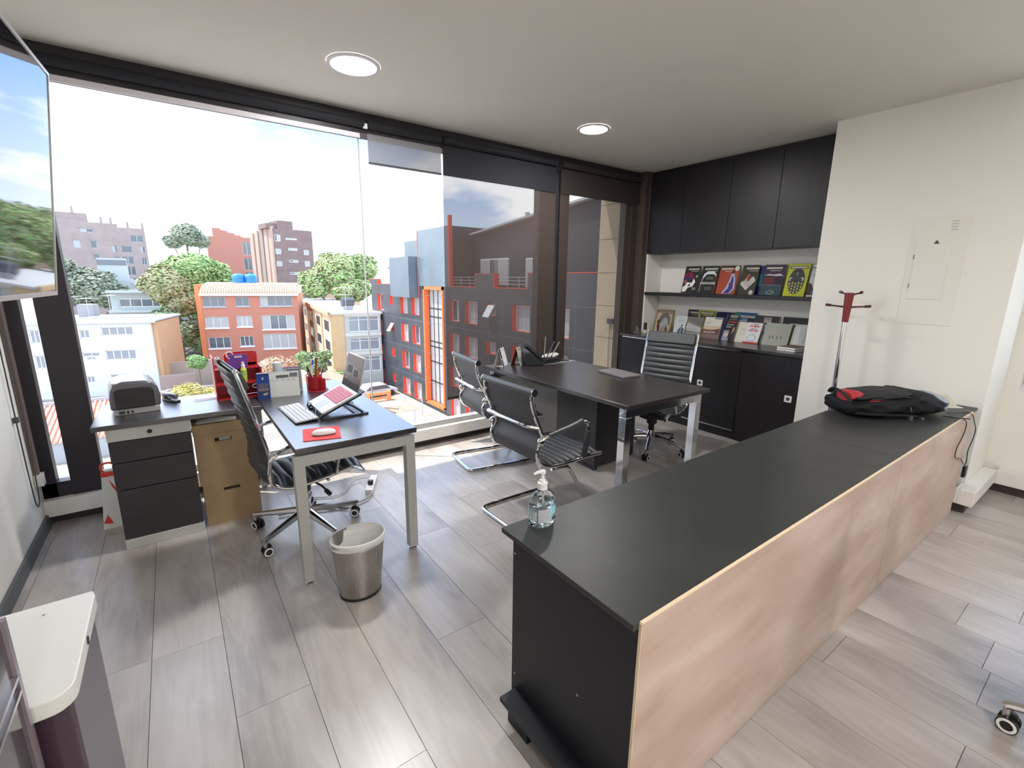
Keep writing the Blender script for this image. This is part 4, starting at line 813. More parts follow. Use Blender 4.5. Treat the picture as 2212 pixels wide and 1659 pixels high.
tag(MB().tube([(.62, 2.90, .785), (.585, 2.88, .80), (.565, 2.85, .76), (.56, 2.86, .745)], .0018, 6, sm=2).tube([(.615, 2.78, .79), (.60, 2.74, .80), (.59, 2.72, .76), (.60, 2.70, .745), (.64, 2.69, .745)], .0018, 6, sm=2).build('cable', C(.4, .4, .4)), 'thin grey cable looping at the front of the laptop', 'cable')
kbd = thing('keyboard', 'flat white keyboard on the left desk before the laptop', 'keyboard', (.52, 2.86, D))
Mk = frameM((.452, 3.065, D+.004), (.017, -.40, .004), (.125, .04, .01))
MB().prism(rbox(0, .42, 0, .125, .008), -.003, .002, Mk).build('base', mat('kbd_gap_shade', (.34, .35, .37), .5, spec=.2), kbd, world=True)  # white base darkened, painting shade into the gaps between keys
km = MB()
for r in range(5):
    for q in range(18): km.box(.008+q*.0226, .008+q*.0226+.0195, .008+r*.0225, .008+r*.0225+.0185, .002, .0042, Mk)
k_ = km.build('keys', mat('key_white', (.66, .67, .69), .7, spec=.15), kbd, world=True); k_['kind'] = 'stuff'
MB().cyl((.575, 3.05, D+.008), (.590, 2.68, D+.008), .007, n=10).build('rear_bar', C(.25, .25, .27), kbd, world=True)
mp_ = thing('mouse_pad', 'red square mouse pad at the front of the left desk', 'mouse pad', (.54, 2.41, D))
MB().prism([(.440, 2.335), (.610, 2.290), (.655, 2.495), (.480, 2.532)], D, D+.003).build('pad', REDPAD, mp_, world=True)
mo = thing('mouse', 'white computer mouse on the red mouse pad', 'mouse', (.55, 2.385, D+.003))
Mm = Matrix.Translation((.552, 2.388, D+.004)) @ Matrix.Rotation(R(-12), 4, 'Z')
def mouse_shell(rx, ry, h, z0):
    vs = []; fs = []; n = 24; k = 6
    for i in range(k+1):
        a = math.pi/2*i/k
        for j in range(n):
            b = 2*math.pi*j/n; c, s = math.cos(b), math.sin(b)
            sq = (abs(c)**2.6+abs(s)**2.6)**(-1/2.6); vs.append((rx*c*sq*math.cos(a)**.55 if i < k else 0, ry*s*sq*math.cos(a)**.55 if i < k else 0, z0+h*math.sin(a)))
    for i in range(k):
        for j in range(n): fs.append((i*n+j, i*n+(j+1) % n, (i+1)*n+(j+1) % n, (i+1)*n+j))
    return vs, fs
MB().add(*mouse_shell(.058, .030, .021, .006), Mm).build('shell', mat('mouse_white', (.80, .80, .80), .2, coat=.5), mo, world=True, smooth=80)
MB().prism([(.054*math.cos(a*.26), .027*math.sin(a*.26)) for a in range(24)], 0, .007, Mm).build('base', C(.15, .15, .16), mo, world=True)
# ---- floor: power strip, cords, bin
ps = thing('power_strip', 'white power strip on the floor by the left desk leg', 'power strip', (1.10, 3.19, 0))
Mq = frameM((1.015, 3.10, 0), (.135, .255, 0), (-.88, .47, 0))
MB().box(0, .27, 0, .052, 0, .034, Mq).build('body', WHITEP, ps, world=True, bevel=.004)
for k in range(4): MB().lathe([(.017, .034), (.017, .0345), (.014, .0345)], (.035+.062*k, .026, 0), 14, Mq, caps=False).build('outlet', GREYP, ps, world=True)
pg = thing('plug', 'dark plug adapter plugged into the white power strip', 'plug', (1.08, 3.16, .035))
MB().box(.075, .115, .006, .044, .0345, .068, Mq).build('body', BLACKP, pg, world=True, bevel=.008)
def cord(lab, pts, r, m): tag(MB().tube(pts, r, 6, sm=3).build('cord', m), lab, 'cord')
cord('grey cord from the power strip running under the office chair', [(1.02, 3.10, .018), (.96, 3.03, .012), (.85, 3.00, .012), (.70, 3.02, .012), (.55, 3.10, .012), (.40, 3.12, .012)], .006, GREYP)
cord('thin white cord looping behind the power strip', [(1.10, 3.33, .03), (1.0, 3.38, .02), (.93, 3.34, .008), (.86, 3.22, .008), (.75, 3.20, .008), (.6, 3.3, .008)], .0035, C(.5, .5, .5))
cord('dark cord crossing the floor toward the bin', [(.62, 3.12, .012), (.70, 3.06, .010), (.78, 2.98, .010), (.80, 2.965, .012)], .005, DGREYP)
wb = thing('waste_bin', 'oval brushed steel waste bin with white liner on the floor', 'bin', (.60, 2.09, 0))
wb_m = MB(); n = 40
def ring(rx, ry, z, c=(.598, 2.085)): return [(c[0]+rx*math.cos(2*math.pi*i/n), c[1]+ry*math.sin(2*math.pi*i/n), z) for i in range(n)]
def loft(mb, rings, cap0=True):
    vs = [p for r in rings for p in r]; fs = []
    for i in range(len(rings)-1):
        for j in range(n): fs.append((i*n+j, i*n+(j+1) % n, (i+1)*n+(j+1) % n, (i+1)*n+j))
    if cap0: fs.append(tuple(range(n-1, -1, -1)))
    return mb.add(vs, fs)
loft(MB(), [ring(.098, .080, .012), ring(.128, .105, .305), ring(.131, .108, .308), ring(.126, .103, .306), ring(.096, .078, .016)]).build('body', STEEL, wb, world=True)
loft(MB(), [ring(.100, .082, 0), ring(.101, .083, .012), ring(.097, .079, .013)]).build('base_ring', BLACKP, wb, world=True)
def ringn(rx, ry, z, amp, ph, c=(.598, 2.085)): return [(c[0]+rx*(1+.05*math.sin(3*a+ph))*math.cos(a), c[1]+ry*(1+.05*math.sin(3*a+ph))*math.sin(a), z+amp*math.sin(2*a+ph)+amp*.5*math.sin(5*a)) for a in [2*math.pi*i/n for i in range(n)]]
loft(MB(), [ring(.1285, .1055, .275), ringn(.131, .108, .285, .012, .6), ring(.1325, .1095, .309), ring(.127, .104, .312), ringn(.118, .095, .27, .02, 1), ringn(.085, .07, .17, .02, 2), ringn(.05, .04, .10, .01, 0)], False).build('liner', mat('liner', (.72, .72, .70), .6, alpha=.93), wb, world=True, smooth=180)
wb2 = thing('waste_bin', 'dark round bin in the shade behind the espresso desk pedestal', 'bin', (3.86, 3.42, 0))
MB().lathe([(.075, 0), (.10, .26), (.103, .26), (.095, .25), (.07, .01)], (3.86, 3.45, 0), 24).build('body', C(.05, .05, .055), wb2, world=True)
tag(MB().box(3.62, 3.74, 3.50, 3.66, 0, .17).build('small_carton', CARD, bevel=.003), 'small brown carton on the floor behind the desk pedestal', 'carton')

# ---- things on the right desk
tent('white tent calendar with a dark photo strip on the espresso desk', (2.408, 3.455, D), (.78, .62, 0), .165, .165, .095, PAPER, mat('tent_card', (.62, .57, .52), .7), [((.03, .03, .05), rc(0, .25, .45, 1)), ((.10, .12, .30), rc(0, .25, 0, .4)), ((.3, .3, .32), rc(.42, .6, .84, .87)), ((.2, .2, .2), rc(.8, .92, .84, .9))], coils=0, grp='tent calendars')
tent('brown backed tent calendar beside the white one', (2.580, 3.412, D), (.80, .60, 0), .125, .170, .10, mat('tent_page', (.60, .57, .52), .7), C(.16, .055, .03), [((.12, .08, .06), rc(.2, .85, .84, .88))]+[((.35, .33, .32), rc(.12, .92, .18+.12*k, .19+.12*k)) for k in range(5)], coils=0, grp='tent calendars')
ph = thing('desk_phone', 'dark desk telephone with raised handset behind the calendars', 'telephone', (2.72, 3.42, D))
Mf = Matrix.Translation((2.72, 3.43, D)) @ Matrix.Rotation(R(-20), 4, 'Z')
hull_y([(-.09, 0), (.10, 0), (.10, .03), (-.06, .13), (-.09, .12)], -.075, .075, Mf).build('base', mat('phone_black', (.012, .014, .02), .35), ph, world=True, bevel=.008)
MB().tube([Mf @ Vector(p) for p in ((-.095, -.05, .175), (-.08, -.05, .19), (.02, -.05, .105), (.085, -.05, .055), (.10, -.05, .03))], [.018, .022, .016, .02, .016], 10, sm=2).build('handset', mat('phone_black2', (.01, .012, .022), .3), ph, world=True)
MB().box(-.02, .08, -.01, .06, .062, .066, Mf @ Matrix.Rotation(R(32), 4, 'Y')).build('keypad', DGREYP, ph, world=True)
rt = thing('router', 'black router with four upright aerials on the espresso desk', 'router', (2.93, 3.44, D))
MB().prism(rbox(2.83, 3.01, 3.38, 3.50, .02), D+.012, D+.042).build('body', BLACKP, rt, world=True, bevel=.006)
for (a, b, m) in (((2.846, 3.45, .80), (2.829, 3.45, .958), DGREYP), ((2.892, 3.45, .80), (2.903, 3.45, .992), C(.28, .26, .23)), ((2.915, 3.45, .774), (3.021, 3.45, .938), DGREYP), ((2.99, 3.45, .80), (3.083, 3.45, .928), C(.28, .27, .24))):
    MB().tube([a, b], [.0065, .0055], 8).build('aerial', m, rt, world=True); 
MB().cyl((2.846, 3.45, .782), (2.846, 3.45, .80), .006).cyl((2.892, 3.45, .782), (2.892, 3.45, .80), .006).cyl((2.99, 3.45, .782), (2.99, 3.45, .80), .006).build('aerial_joint', BLACKP, rt, world=True)
wr = thing('modem', 'white oval modem leaning on the black router', 'modem', (3.04, 3.52, D))
MB().lathe([(.02, 0), (.09, .008), (.10, .018), (.085, .03), (.03, .036)], n=26, sx=1.05, sy=.62, M=Matrix.Translation((3.04, 3.535, .765)) @ Matrix.Rotation(R(-8), 4, 'Y')).build('shell', WHITEP, wr, world=True)
MB().lathe([(.05, .0), (.05, .03)], (3.04, 3.535, D), 16).build('foot', GREYP, wr, world=True)
cord('dark cable bundle from the router along the espresso desk edge', [(2.80, 3.36, D+.006), (2.9, 3.35, D+.012), (3.0, 3.36, D+.006), (3.08, 3.40, D+.01), (3.15, 3.37, D+.006)], .006, BLACKP)
cord('thin dark wire arching from the router to the desk corner', [(2.98, 3.48, .80), (3.05, 3.5, .84), (3.13, 3.5, .845), (3.19, 3.45, .80), (3.205, 3.40, D+.004)], .002, BLACKP)
tag(MB().add([(2.66, 3.385, D), (2.90, 3.335, D), (3.215, 3.325, D), (3.21, 3.42, D), (2.90, 3.40, D), (2.66, 3.44, D), (2.66, 3.385, D+.004), (2.90, 3.335, D+.004), (3.215, 3.325, D+.004), (3.21, 3.42, D+.004), (2.90, 3.40, D+.004), (2.66, 3.44, D+.004)], [(5, 4, 3, 2, 1, 0), (6, 7, 8, 9, 10, 11)]+[(i, (i+1) % 6, 6+(i+1) % 6, 6+i) for i in range(6)]).build('cable_tray', C(.25, .26, .28)), 'flat grey cable tray strip under the router', 'tray')
l2 = thing('laptop', 'closed silver laptop lying on the espresso desk', 'laptop', (3.05, 2.64, D))
cl = [(2.940, 2.482), (3.138, 2.475), (3.178, 2.808), (2.985, 2.818)]
MB().prism(cl, D+.002, D+.010).build('base', C(.20, .20, .22, r=.4), l2, world=True, bevel=.001); MB().prism(cl, D+.0105, D+.017).build('lid', mat('laptop_dusk', (.36, .33, .34), .35, .5), l2, world=True, bevel=.001)

# ---- TV on an arm
tv = thing('television', 'large flat screen with thin silver bezel, glossy with reflections, upper left', 'television', (-.34, 1.74, 1.45))
Mt = frameM((-.422, 1.073, 1.45), (.061, .998, 0), (.089, 0, .75)); HT = .755
MB().box(0, 1.33, 0, HT, -.035, 0, Mt).build('body', BLACKP, tv, world=True, bevel=.002)
MB().box(.012, 1.322, .014, HT-.010, 0, .0012, Mt).build('screen', mat('tv_glass', (.01, .01, .012), .035, spec=1, ior=1.9), tv, world=True)
MB().box(0, 1.33, 0, .014, 0, .004, Mt).box(0, 1.33, HT-.010, HT, 0, .004, Mt).box(0, .012, .014, HT-.010, 0, .004, Mt).box(1.322, 1.33, .014, HT-.010, 0, .004, Mt).build('bezel', mat('bezel', (.55, .55, .53), .3, .7), tv, world=True)
MB().box(XL+.002, XL+.02, 1.6, 1.9, 1.6, 2.05).tube([(XL+.02, 1.75, 1.83), (-.6, 1.72, 1.83), (-.40, 1.74, 1.83)], .025, 8).build('wall_arm', BLACKP, tv, world=True)
# ---- lower left: white topped cabinet and dark glossy cabinet
wc_ = thing('side_cabinet', 'grey cabinet with a white steel top and rounded corner, bottom left', 'cabinet', (-.45, 1.5, 0))
top = [(-.70, 1.715), (-.292, 1.715), (-.285, 1.69), (-.285, 1.33)]+[(-.285-.045*(1-math.cos(R(a))), 1.33-.05*math.sin(R(a))) for a in (20, 40, 60, 75, 90)]+[(-.70, 1.28)]
MB().prism(top, .565, .603).build('top', mat('white_enamel', (.80, .79, .74), .35), wc_, world=True, bevel=.003)
MB().box(-.70, -.300, 1.34, 1.708, .02, .565).build('body', mat('cab_grey', (.16, .14, .16), .35), wc_, world=True, bevel=.004)
MB().prism([(-.36, 1.30), (-.33, 1.30), (-.305, 1.325), (-.300, 1.345), (-.36, 1.345)], .02, .565).build('round_door', mat('cab_plum', (.06, .035, .05), .2), wc_, world=True)
box('front_post', (-.44, -.415, 1.285, 1.34, .02, .565), mat('post_grey', (.35, .35, .34), .4), wc_)
box('sticker', (-.436, -.420, 1.2845, 1.285, .40, .45), C(.03, .18, .5), wc_)
MB().lathe([(.010, 0), (.010, .002)], n=12, M=frameM((-.2848, 1.50, .584), (0, 1, 0), (0, 0, 1))).build('lock', BLACKP, wc_, world=True)
for x, y in ((-.388, 1.655), (-.388, 1.325)): MB().lathe([(.004, .0), (.003, .002)], (x, y, .603), 10).build('screw', CHROMED, wc_, world=True)
dk = thing('media_cabinet', 'glossy black cabinet with silver trim strips at the left picture edge', 'cabinet', (-.53, .9, 0))
box('body', (-.76, -.336, .55, 1.19, .02, .875), mat('gloss_black', (.02, .012, .02), .12, coat=.6), dk, .003)
box('corner_trim', (-.342, -.330, 1.178, 1.194, .02, .878), mat('trim_rose', (.35, .30, .33), .3, .6), dk)
for z in (.722, .752): box('handle', (-.336, -.329, .57, 1.176, z-.004, z+.004), CHROMED, dk)

wc_.location = (-.427, 1.4235, 0); wc_.scale = (.949, .949, 1.078)
# ---- sanitizer
sa = thing('sanitiser_bottle', 'clear pump bottle of pale blue hand gel on the counter corner', 'bottle', (.930, 1.101, .7155))
def bottle(prof, nm, m, ex=1.0): return MB().lathe(prof, (0, 0, 0), 36, None, 1.2, .86).build(nm, m, sa, smooth=60)
PET = mat('clear_pet', (.95, .98, 1.0), .04, trans=1, ior=1.28)
bottle([(.001, .001), (.034, .001), (.040, .006), (.041, .02), (.041, .088), (.037, .104), (.026, .116), (.015, .122), (.015, .130)], 'bottle', PET)
bottle([(.001, .003), (.036, .004), (.0392, .010), (.0392, .078), (.001, .078)], 'gel', mat('blue_gel', (.84, .96, .99), .05, trans=1, ior=1.31))
lab_ = MB(); 
for i in range(9):
    pass
def label(a0, a1, z0, z1, m, nm, r=.0422):
    k = 10; vs = []; fs = []
    for i in range(k+1):
        a = R(a0+(a1-a0)*i/k)
        for z in (z0, z1): vs.append((1.2*r*math.cos(a), r*.86*math.sin(a), z))
    for i in range(k): fs.append((2*i, 2*i+2, 2*i+3, 2*i+1))
    return MB().add(vs, fs).build(nm, m, sa, smooth=60)
label(-135, -80, .022, .070, C(.42, .44, .48), 'label', .0424); label(-78, -20, .042, .072, C(.25, .62, .72), 'label', .0424)
label(-175, -140, .030, .062, C(.35, .40, .42), 'small_print', .0424)
Mx = WM[sa.name]
text('BYD', .012, Mx @ frameM((.024, -.0352, .030), (1, .36, 0), (0, 0, 1)), C(.03, .06, .10), sa, bold=.0004)
MB().lathe([(.017, .128), (.017, .150), (.010, .153), (.010, .160), (.006, .162), (.0055, .180), (.010, .183), (.010, .192), (.007, .194)], n=24).build('pump', WHITEP, sa)
MB().tube([(.004, 0, .188), (-.02, 0, .191), (-.036, .002, .187)], [.007, .0055, .004], 8).build('nozzle', WHITEP, sa)
MB().tube([(0, 0, .13), (.002, 0, .06), (.004, 0, .008)], .0035, 8).build('dip_tube', C(.7, .72, .72), sa)

# ---- backpack
bp = thing('backpack', 'black backpack with red inner lining lying on the far counter end', 'backpack', (3.66, .93, .7155), R(-30))
NYL = mat('black_nylon', (.008, .008, .010), .7, bump=1, nscale=14, detail=6, spec=.25); NYG = mat('grey_black_nylon', (.018, .019, .019), .65, bump=1, nscale=18, spec=.3)
def pillow(mb, secs, n=20, M=None):
    """secs: (x, yc, halfwidth, z0, z1) cross-sections, superellipse"""
    fine = []
    for a_, b_ in zip(secs, secs[1:]):
        for q_ in range(4): t_ = q_/4; fine.append(tuple(u+(v-u)*t_ for u, v in zip(a_, b_)))
    secs = fine+[secs[-1]]
    vs = []; fs = []
    for x, yc, hw, z0, z1 in secs:
        for j in range(n):
            a = 2*math.pi*j/n; c, s = math.cos(a), math.sin(a); q = (abs(c)**2.8+abs(s)**2.8)**(-1/2.8)
            wob = 1+.045*math.sin(5*a+x*23)+.03*math.sin(9*a-x*41)
            vs.append((x, yc+hw*c*q*wob, (z0+z1)/2+(z1-z0)/2*s*q*(wob if s > 0 else 1)))
    for i in range(len(secs)-1):
        for j in range(n): fs.append((i*n+j, i*n+(j+1) % n, (i+1)*n+(j+1) % n, (i+1)*n+j))
    fs.append(tuple(range(n-1, -1, -1))); k = (len(secs)-1)*n; fs.append(tuple(range(k, k+n)))
    return mb.add(vs, fs, M)
pillow(MB(), [(-.34, 0, .07, .03, .07), (-.325, 0, .13, .012, .105), (-.25, 0, .155, .006, .120), (-.12, 0, .16, .004, .128), (0, 0, .16, .004, .140), (.06, 0, .165, .004, .158), (.16, 0, .165, .004, .150), (.24, 0, .15, .006, .13), (.30, 0, .12, .012, .11), (.325, 0, .07, .03, .08)], 28).build('main_body', NYL, bp, smooth=60)
pillow(MB(), [(.215, .0, .125, .03, .125), (.26, .0, .13, .02, .135), (.31, 0, .125, .015, .125), (.345, .0, .09, .03, .10), (.36, 0, .05, .045, .08)], 22).build('grey_end', mat('silver_grey_fabric', (.30, .33, .35), .5), bp, smooth=60)
pillow(MB(), [(-.31, -.01, .10, .10, .135), (-.20, -.01, .125, .10, .150), (-.02, -.01, .13, .11, .158), (.05, -.01, .11, .12, .160)], 18).build('front_pocket', NYG, bp, smooth=60)
pillow(MB(), [(-.335, -.035, .06, .095, .150), (-.29, -.03, .075, .105, .158), (-.24, -.03, .05, .115, .150)], 14).build('red_lining', mat('red_lining', (.42, .02, .03), .6, bump=.4, nscale=30), bp, smooth=60)
MB().tube([(-.34, -.10, .10), (-.365, -.06, .15), (-.36, .03, .165), (-.33, .09, .12)], .014, 8, sm=2, flat=.5).build('flap_edge', NYG, bp)
MB().tube([(-.34, -.15, .040), (-.2, -.162, .03), (-.02, -.166, .024), (.06, -.162, .014)], .009, 8, sm=2).build('side_strap', NYL, bp)
MB().tube([(.0, -.166, .075), (.008, -.170, .05)], .004, 6).box(-.012, .006, -.19, -.172, 0, .022).box(.07, .09, -.185, -.168, .0, .014).build('buckle', C(.10, .10, .10), bp)
MB().tube([(.25, -.15, .012), (.30, -.19, .010), (.37, -.21, .008)], .007, 6, sm=1, flat=.5).build('loose_strap', BLACKP, bp)
MB().tube([(-.27, -.115, .128), (-.1, -.135, .132), (.02, -.135, .130)], .0035, 6, sm=1).tube([(-.27, -.02, .148), (-.1, -.03, .155), (.0, -.03, .16)], .003, 6, sm=1).build('zip', C(.06, .06, .06), bp)
MB().prism([(-.24, -.128), (-.20, -.135), (-.12, -.134), (-.14, -.126)], .100, .112).build('red_trim', C(.4, .02, .04), bp)
tag(MB().prism([(3.72, 1.06), (4.22, .66), (4.29, .80), (3.88, 1.15)], .7155, .722).build('paper_pad', PAPER), 'white paper pad under the far side of the backpack', 'papers')
tag(MB().add([(4.05, .80, .724), (4.20, .68, .724), (4.25, .78, .775), (4.12, .9, .79), (4.18, .74, .80)], [(0, 1, 2, 3), (1, 4, 3)]).build('loose_paper', mat('cream_paper', (.62, .58, .45), .8)), 'cream loose paper curling behind the backpack', 'papers')
y_ = .583
tag(MB().tube([(3.95, .68, .722), (4.1, .62, .722), (4.08, y_, .715), (4.20, y_, .63), (4.30, y_, .571), (4.24, y_, .49), (4.17, y_, .439), (4.24, y_, .36), (4.17, y_, .34), (4.0, y_, .44), (3.84, y_, .46), (3.80, y_, .53), (3.93, y_, .60), (3.96, y_, .66), (3.90, y_, .715), (3.85, .66, .722)], .0028, 6, sm=3).build('cord', BLACKP), 'thin black cord hanging in a loop over the counter end', 'cord')
pgk = thing('plug', 'small black plug hanging on the thin cord at the counter end', 'plug', (4.24, y_, .32)); box('body', (4.20, 4.25, .572, .592, .25, .33), BLACKP, pgk, .005); box('pins', (4.215, 4.235, .577, .587, .33, .35), GREYP, pgk)
# ---- chair at the right picture edge
office_chair('office chair at the right picture edge, one castor showing', (2.2+.3*math.cos(R(-66)), .05+.3*math.sin(R(-66)), 0), R(-60), 'plain', R(174))

# ================================================================ THE CITY OUTSIDE
GZ = -11.1
struct('ground', MB().box(-80, 160, 5, 320, GZ-.3, GZ), mat('street_ground', (.34, .31, .26), .95, noise=.25, nscale=.25, detail=8, coord='Object'))
DGLASS = mat('far_glass', (.10, .12, .14), .12, spec=.8); CURT = mat('far_curtain_glass', (.40, .41, .40), .3, spec=.6); WFR = mat('far_white_frame', (.75, .75, .72), .6); ALU = mat('far_alu_frame', (.42, .42, .42), .5)
def bld(name, lab, corner, az, L, dep, z0, z1, wall, holes=(), rev=None, side=None, left_holes=(), rd=.18):
    """corner: near front corner; +X local along the front face, +Y into the building"""
    t = thing(name, lab, 'building', (corner[0], corner[1], 0), R(90-az))
    t['label'] = lab
    us = sorted({0, L} | {h[0] for h in holes} | {h[1] for h in holes}); zs = sorted({z0, z1} | {h[2] for h in holes} | {h[3] for h in holes})
    m = MB()
    for a, b in zip(us, us[1:]):
        for c, d in zip(zs, zs[1:]):
            if any(h[0] <= a+1e-6 and b <= h[1]+1e-6 and h[2] <= c+1e-6 and d <= h[3]+1e-6 for h in holes): continue
            m.quad((a, 0, c), (b, 0, c), (b, 0, d), (a, 0, d))
    m.quad((0, 0, z1), (L, 0, z1), (L, dep, z1), (0, dep, z1)).quad((L, 0, z0), (L, dep, z0), (L, dep, z1), (L, 0, z1)).quad((L, dep, z0), (0, dep, z0), (0, dep, z1), (L, dep, z1))
    m.quad((0, dep, z0), (0, 0, z0), (0, 0, z1), (0, dep, z1))
    m.build('wall', wall, t, smooth=0)
    for a, b, c, d in [h[:4] for h in holes]:
        r = MB(); q = rd
        r.quad((a, 0, c), (a, q, c), (a, q, d), (a, 0, d)).quad((b, q, c), (b, 0, c), (b, 0, d), (b, q, d)).quad((a, 0, d), (a, q, d), (b, q, d), (b, 0, d)).quad((a, q, c), (a, 0, c), (b, 0, c), (b, q, c))
        r.build('reveal', rev or wall, t, smooth=0)
    return t
def win(t, a, b, c, d, y=.15, nm=2, fr=WFR, gl=DGLASS, w_=.07, gls=None, hz=()):
    m = MB(); m.box(a, b, y-.05, y, c, c+w_).box(a, b, y-.05, y, d-w_, d)
    xs = [a+(b-a)*k/nm for k in range(nm+1)]
    for k, x in enumerate(xs): x0 = max(a, x-w_/2) if 0 < k < nm else (a if k == 0 else b-w_); m.box(x0, x0+w_, y-.05, y, c, d)
    for h in hz: m.box(a, b, y-.05, y, c+(d-c)*h-.03, c+(d-c)*h+.03)
    f = m.build('window', fr, t, smooth=0)
    for k in range(nm):
        g = gls[k % len(gls)] if gls else gl
        MB().box(xs[k], xs[k+1], y-.02, y-.005, c, d).build('pane', g, f, smooth=0)
    return f
# ---- brick apartment house
BR = brickish('brick_wall', (.52, .20, .13), (.46, .16, .10), (.55, .34, .26), 4.0, bw=.5, bh=.2, mort=.012)
hs = [(.17, 2.7, -2.23, -.94), (3.9, 5.49, -2.2, -.94), (6.69, 10.73, -2.2, -.85), (.13, 2.79, -5.01, -3.57), (3.77, 5.57, -4.92, -3.48), (6.76, 10.8, -5.36, -3.43), (.22, 2.77, -7.73, -6.26), (3.9, 5.52, -7.55, -6.22), (6.71, 10.78, -8.0, -5.98)]
t = bld('apartment_house', 'orange brick apartment house with a curved cream tile roof, centre left', (3.16, 73.06), 106, 11.4, 9, GZ, -.62, BR, hs)
for i, h in enumerate(hs):
    win(t, *h, nm=[3, 2, 4, 3, 3, 4, 3, 3, 4][i], fr=ALU if i < 3 else WFR, gls=[[DGLASS], [DGLASS], [CURT, DGLASS, DGLASS, DGLASS], [CURT], [CURT], [CURT, DGLASS, DGLASS, CURT], [DGLASS], [DGLASS], [CURT]][i])
    box('sill', (h[0]-.1, h[1]+.1, -.12, .0, h[2]-.16, h[2]), WFR if i > 2 else ALU, t, world=False)
tr_ = MB(); K = 10
for k in range(K):
    a0, a1 = R(8+k*8.5), R(8+(k+1)*8.5); y0, z0 = 4.2-4.5*math.cos(a0), -.75+1.55*math.sin(a0); y1, z1 = 4.2-4.5*math.cos(a1), -.75+1.55*math.sin(a1)
    for q in range(38): x = q*.3; tr_.add([(x, y0, z0), (x+.26, y0, z0), (x+.26, y1, z1), (x, y1, z1), (x+.13, (y0+y1)/2, (z0+z1)/2+.12)], [(0, 1, 4), (1, 2, 4), (2, 3, 4), (3, 0, 4)])
o_ = tr_.build('roof_tiles', mat('cream_tile', (.44, .35, .24), .8), t, smooth=0); o_['kind'] = 'stuff'
MB().box(-.1, 11.5, -.35, .3, -.85, -.55).build('eave', mat('cream_trim', (.66, .60, .48), .8), t, smooth=0)
MB().prism([(-.2+0, -.65)]+[(4.2-4.4*math.cos(R(a)), -.8+1.5*math.sin(R(a))) for a in range(5, 96, 10)]+[(9, .5), (9, -.65)], 0, 11.4, Matrix(((0, 0, 1, 0), (1, 0, 0, 0), (0, 1, 0, 0), (0, 0, 0, 1)))).build('roof', mat('roof_under', (.58, .42, .32), .8), t, smooth=0)
for k in range(4): box('pilaster', (-.35-.32*k, -.12-.32*k, .4+1.0*k, .9+1.0*k, GZ, -.2+.25*k), mat('orange_paint', (.68, .26, .11), .8), t, world=False)
box('side_wall', (-1.5, 0, 3.5, 9, GZ, .55), MATS['orange_paint'], t, world=False)
for k, (x, lb) in enumerate(((3.9, 'left'), (5.5, 'right'))):
    wt = thing('water_tank', 'blue rooftop water tank, '+lb+' of the pair behind the brick house roof', 'water tank', (7.9+1.5*k, 75.7-.25*k, .3))
    MB().lathe([(.72, 0), (.78, .1), (.78, .55), (.82, .6), (.78, .65), (.78, 1.15), (.82, 1.2), (.78, 1.25), (.75, 1.5), (.55, 1.68), (.2, 1.75)], (0, 0, 0), 20).build('tank', mat('tank_blue', (.03, .22, .68), .4), wt)
    MB().box(-.4, .4, -.5, .5, -1.2, 0).build('stand', ALU, wt)
# ---- cream apartment block
CRM = mat('cream_wall', (.60, .44, .24), .85, noise=.08, nscale=1.5); PBR = mat('pale_brick', (.72, .50, .34), .9)
fh = [(1.67, 5.1, -4.47, -2.65), (1.69, 5.1, -6.63, -5.16), (1.75, 5.1, -9.2, -7.35)]
t = bld('apartment_block', 'cream painted apartment block with glazed front, between brick and black buildings', (14.46, 54.27), 97, 5.3, 42, GZ, -2.45, mat('front_grey', (.50, .50, .45), .8), fh)
for h in fh: win(t, *h, nm=3, gls=[mat('blue_glass', (.24, .28, .32), .15, spec=.7)], hz=(.75,), w_=.1)
for z in (-2.65, -4.95, -7.15): box('band', (1.2, 5.3, -.12, .0, z, z+.35), mat('band_white', (.62, .62, .56), .8), t, world=False)
box('corner_pier', (-.05, 1.15, -.1, .2, GZ, -2.4), CRM, t, world=False)
box('side_wall', (-.1, 0, 0, 42, GZ, -2.45), CRM, t, world=False)
for y in (0, 8, 16.5, 25, 33.5, 41.5): box('pilaster', (-.28, -.1, y, y+.6, GZ, -2.45), CRM, t, world=False)
for y in (.8, 8.8, 17.3, 25.8, 34.3):
    box('brick_panel', (-.16, -.1, y, y+7.0, GZ, -2.6), PBR, t, world=False)
    for z in (-4.6, -7.0, -9.4):
        f = MB().box(-.22, -.16, y+1.4, y+5.2, z-.1, z).box(-.22, -.16, y+1.4, y+5.2, z+1.25, z+1.35).build('window', WFR, t, smooth=0)
        for q in range(3): MB().box(-.20, -.165, y+1.5+1.25*q, y+2.6+1.25*q, z, z+1.25).build('pane', DGLASS, f, smooth=0)
box('roof', (-.5, 5.5, -.2, 42, -2.45, -2.25), mat('white_roof', (.58, .57, .56), .7), t, world=False)
box('roof_edge', (-.55, -.25, -.2, 42, -2.55, -2.1), CRM, t, world=False)
box('chimney', (-.1, .5, 38, 38.8, -2.3, -1.3), PBR, t, world=False)
def antenna(lab, x, y, z, h, n=5, w=.9, rz=0):
    a = thing('antenna', lab, 'antenna', (x, y, z), rz); m = MB().cyl((0, 0, 0), (0, 0, h), .035, n=6).cyl((-w*.6, 0, h*.92), (w*.6, 0, h*.92), .03, n=5)
    m.build('mast', ALU, a, smooth=0); e = MB()
    for k in range(n): q = -w*.5+w*k/(n-1); e.cyl((q, -.4, h*.92), (q, .4, h*.92), .022, n=4)
    e.build('rods', ALU, a, smooth=0); return a
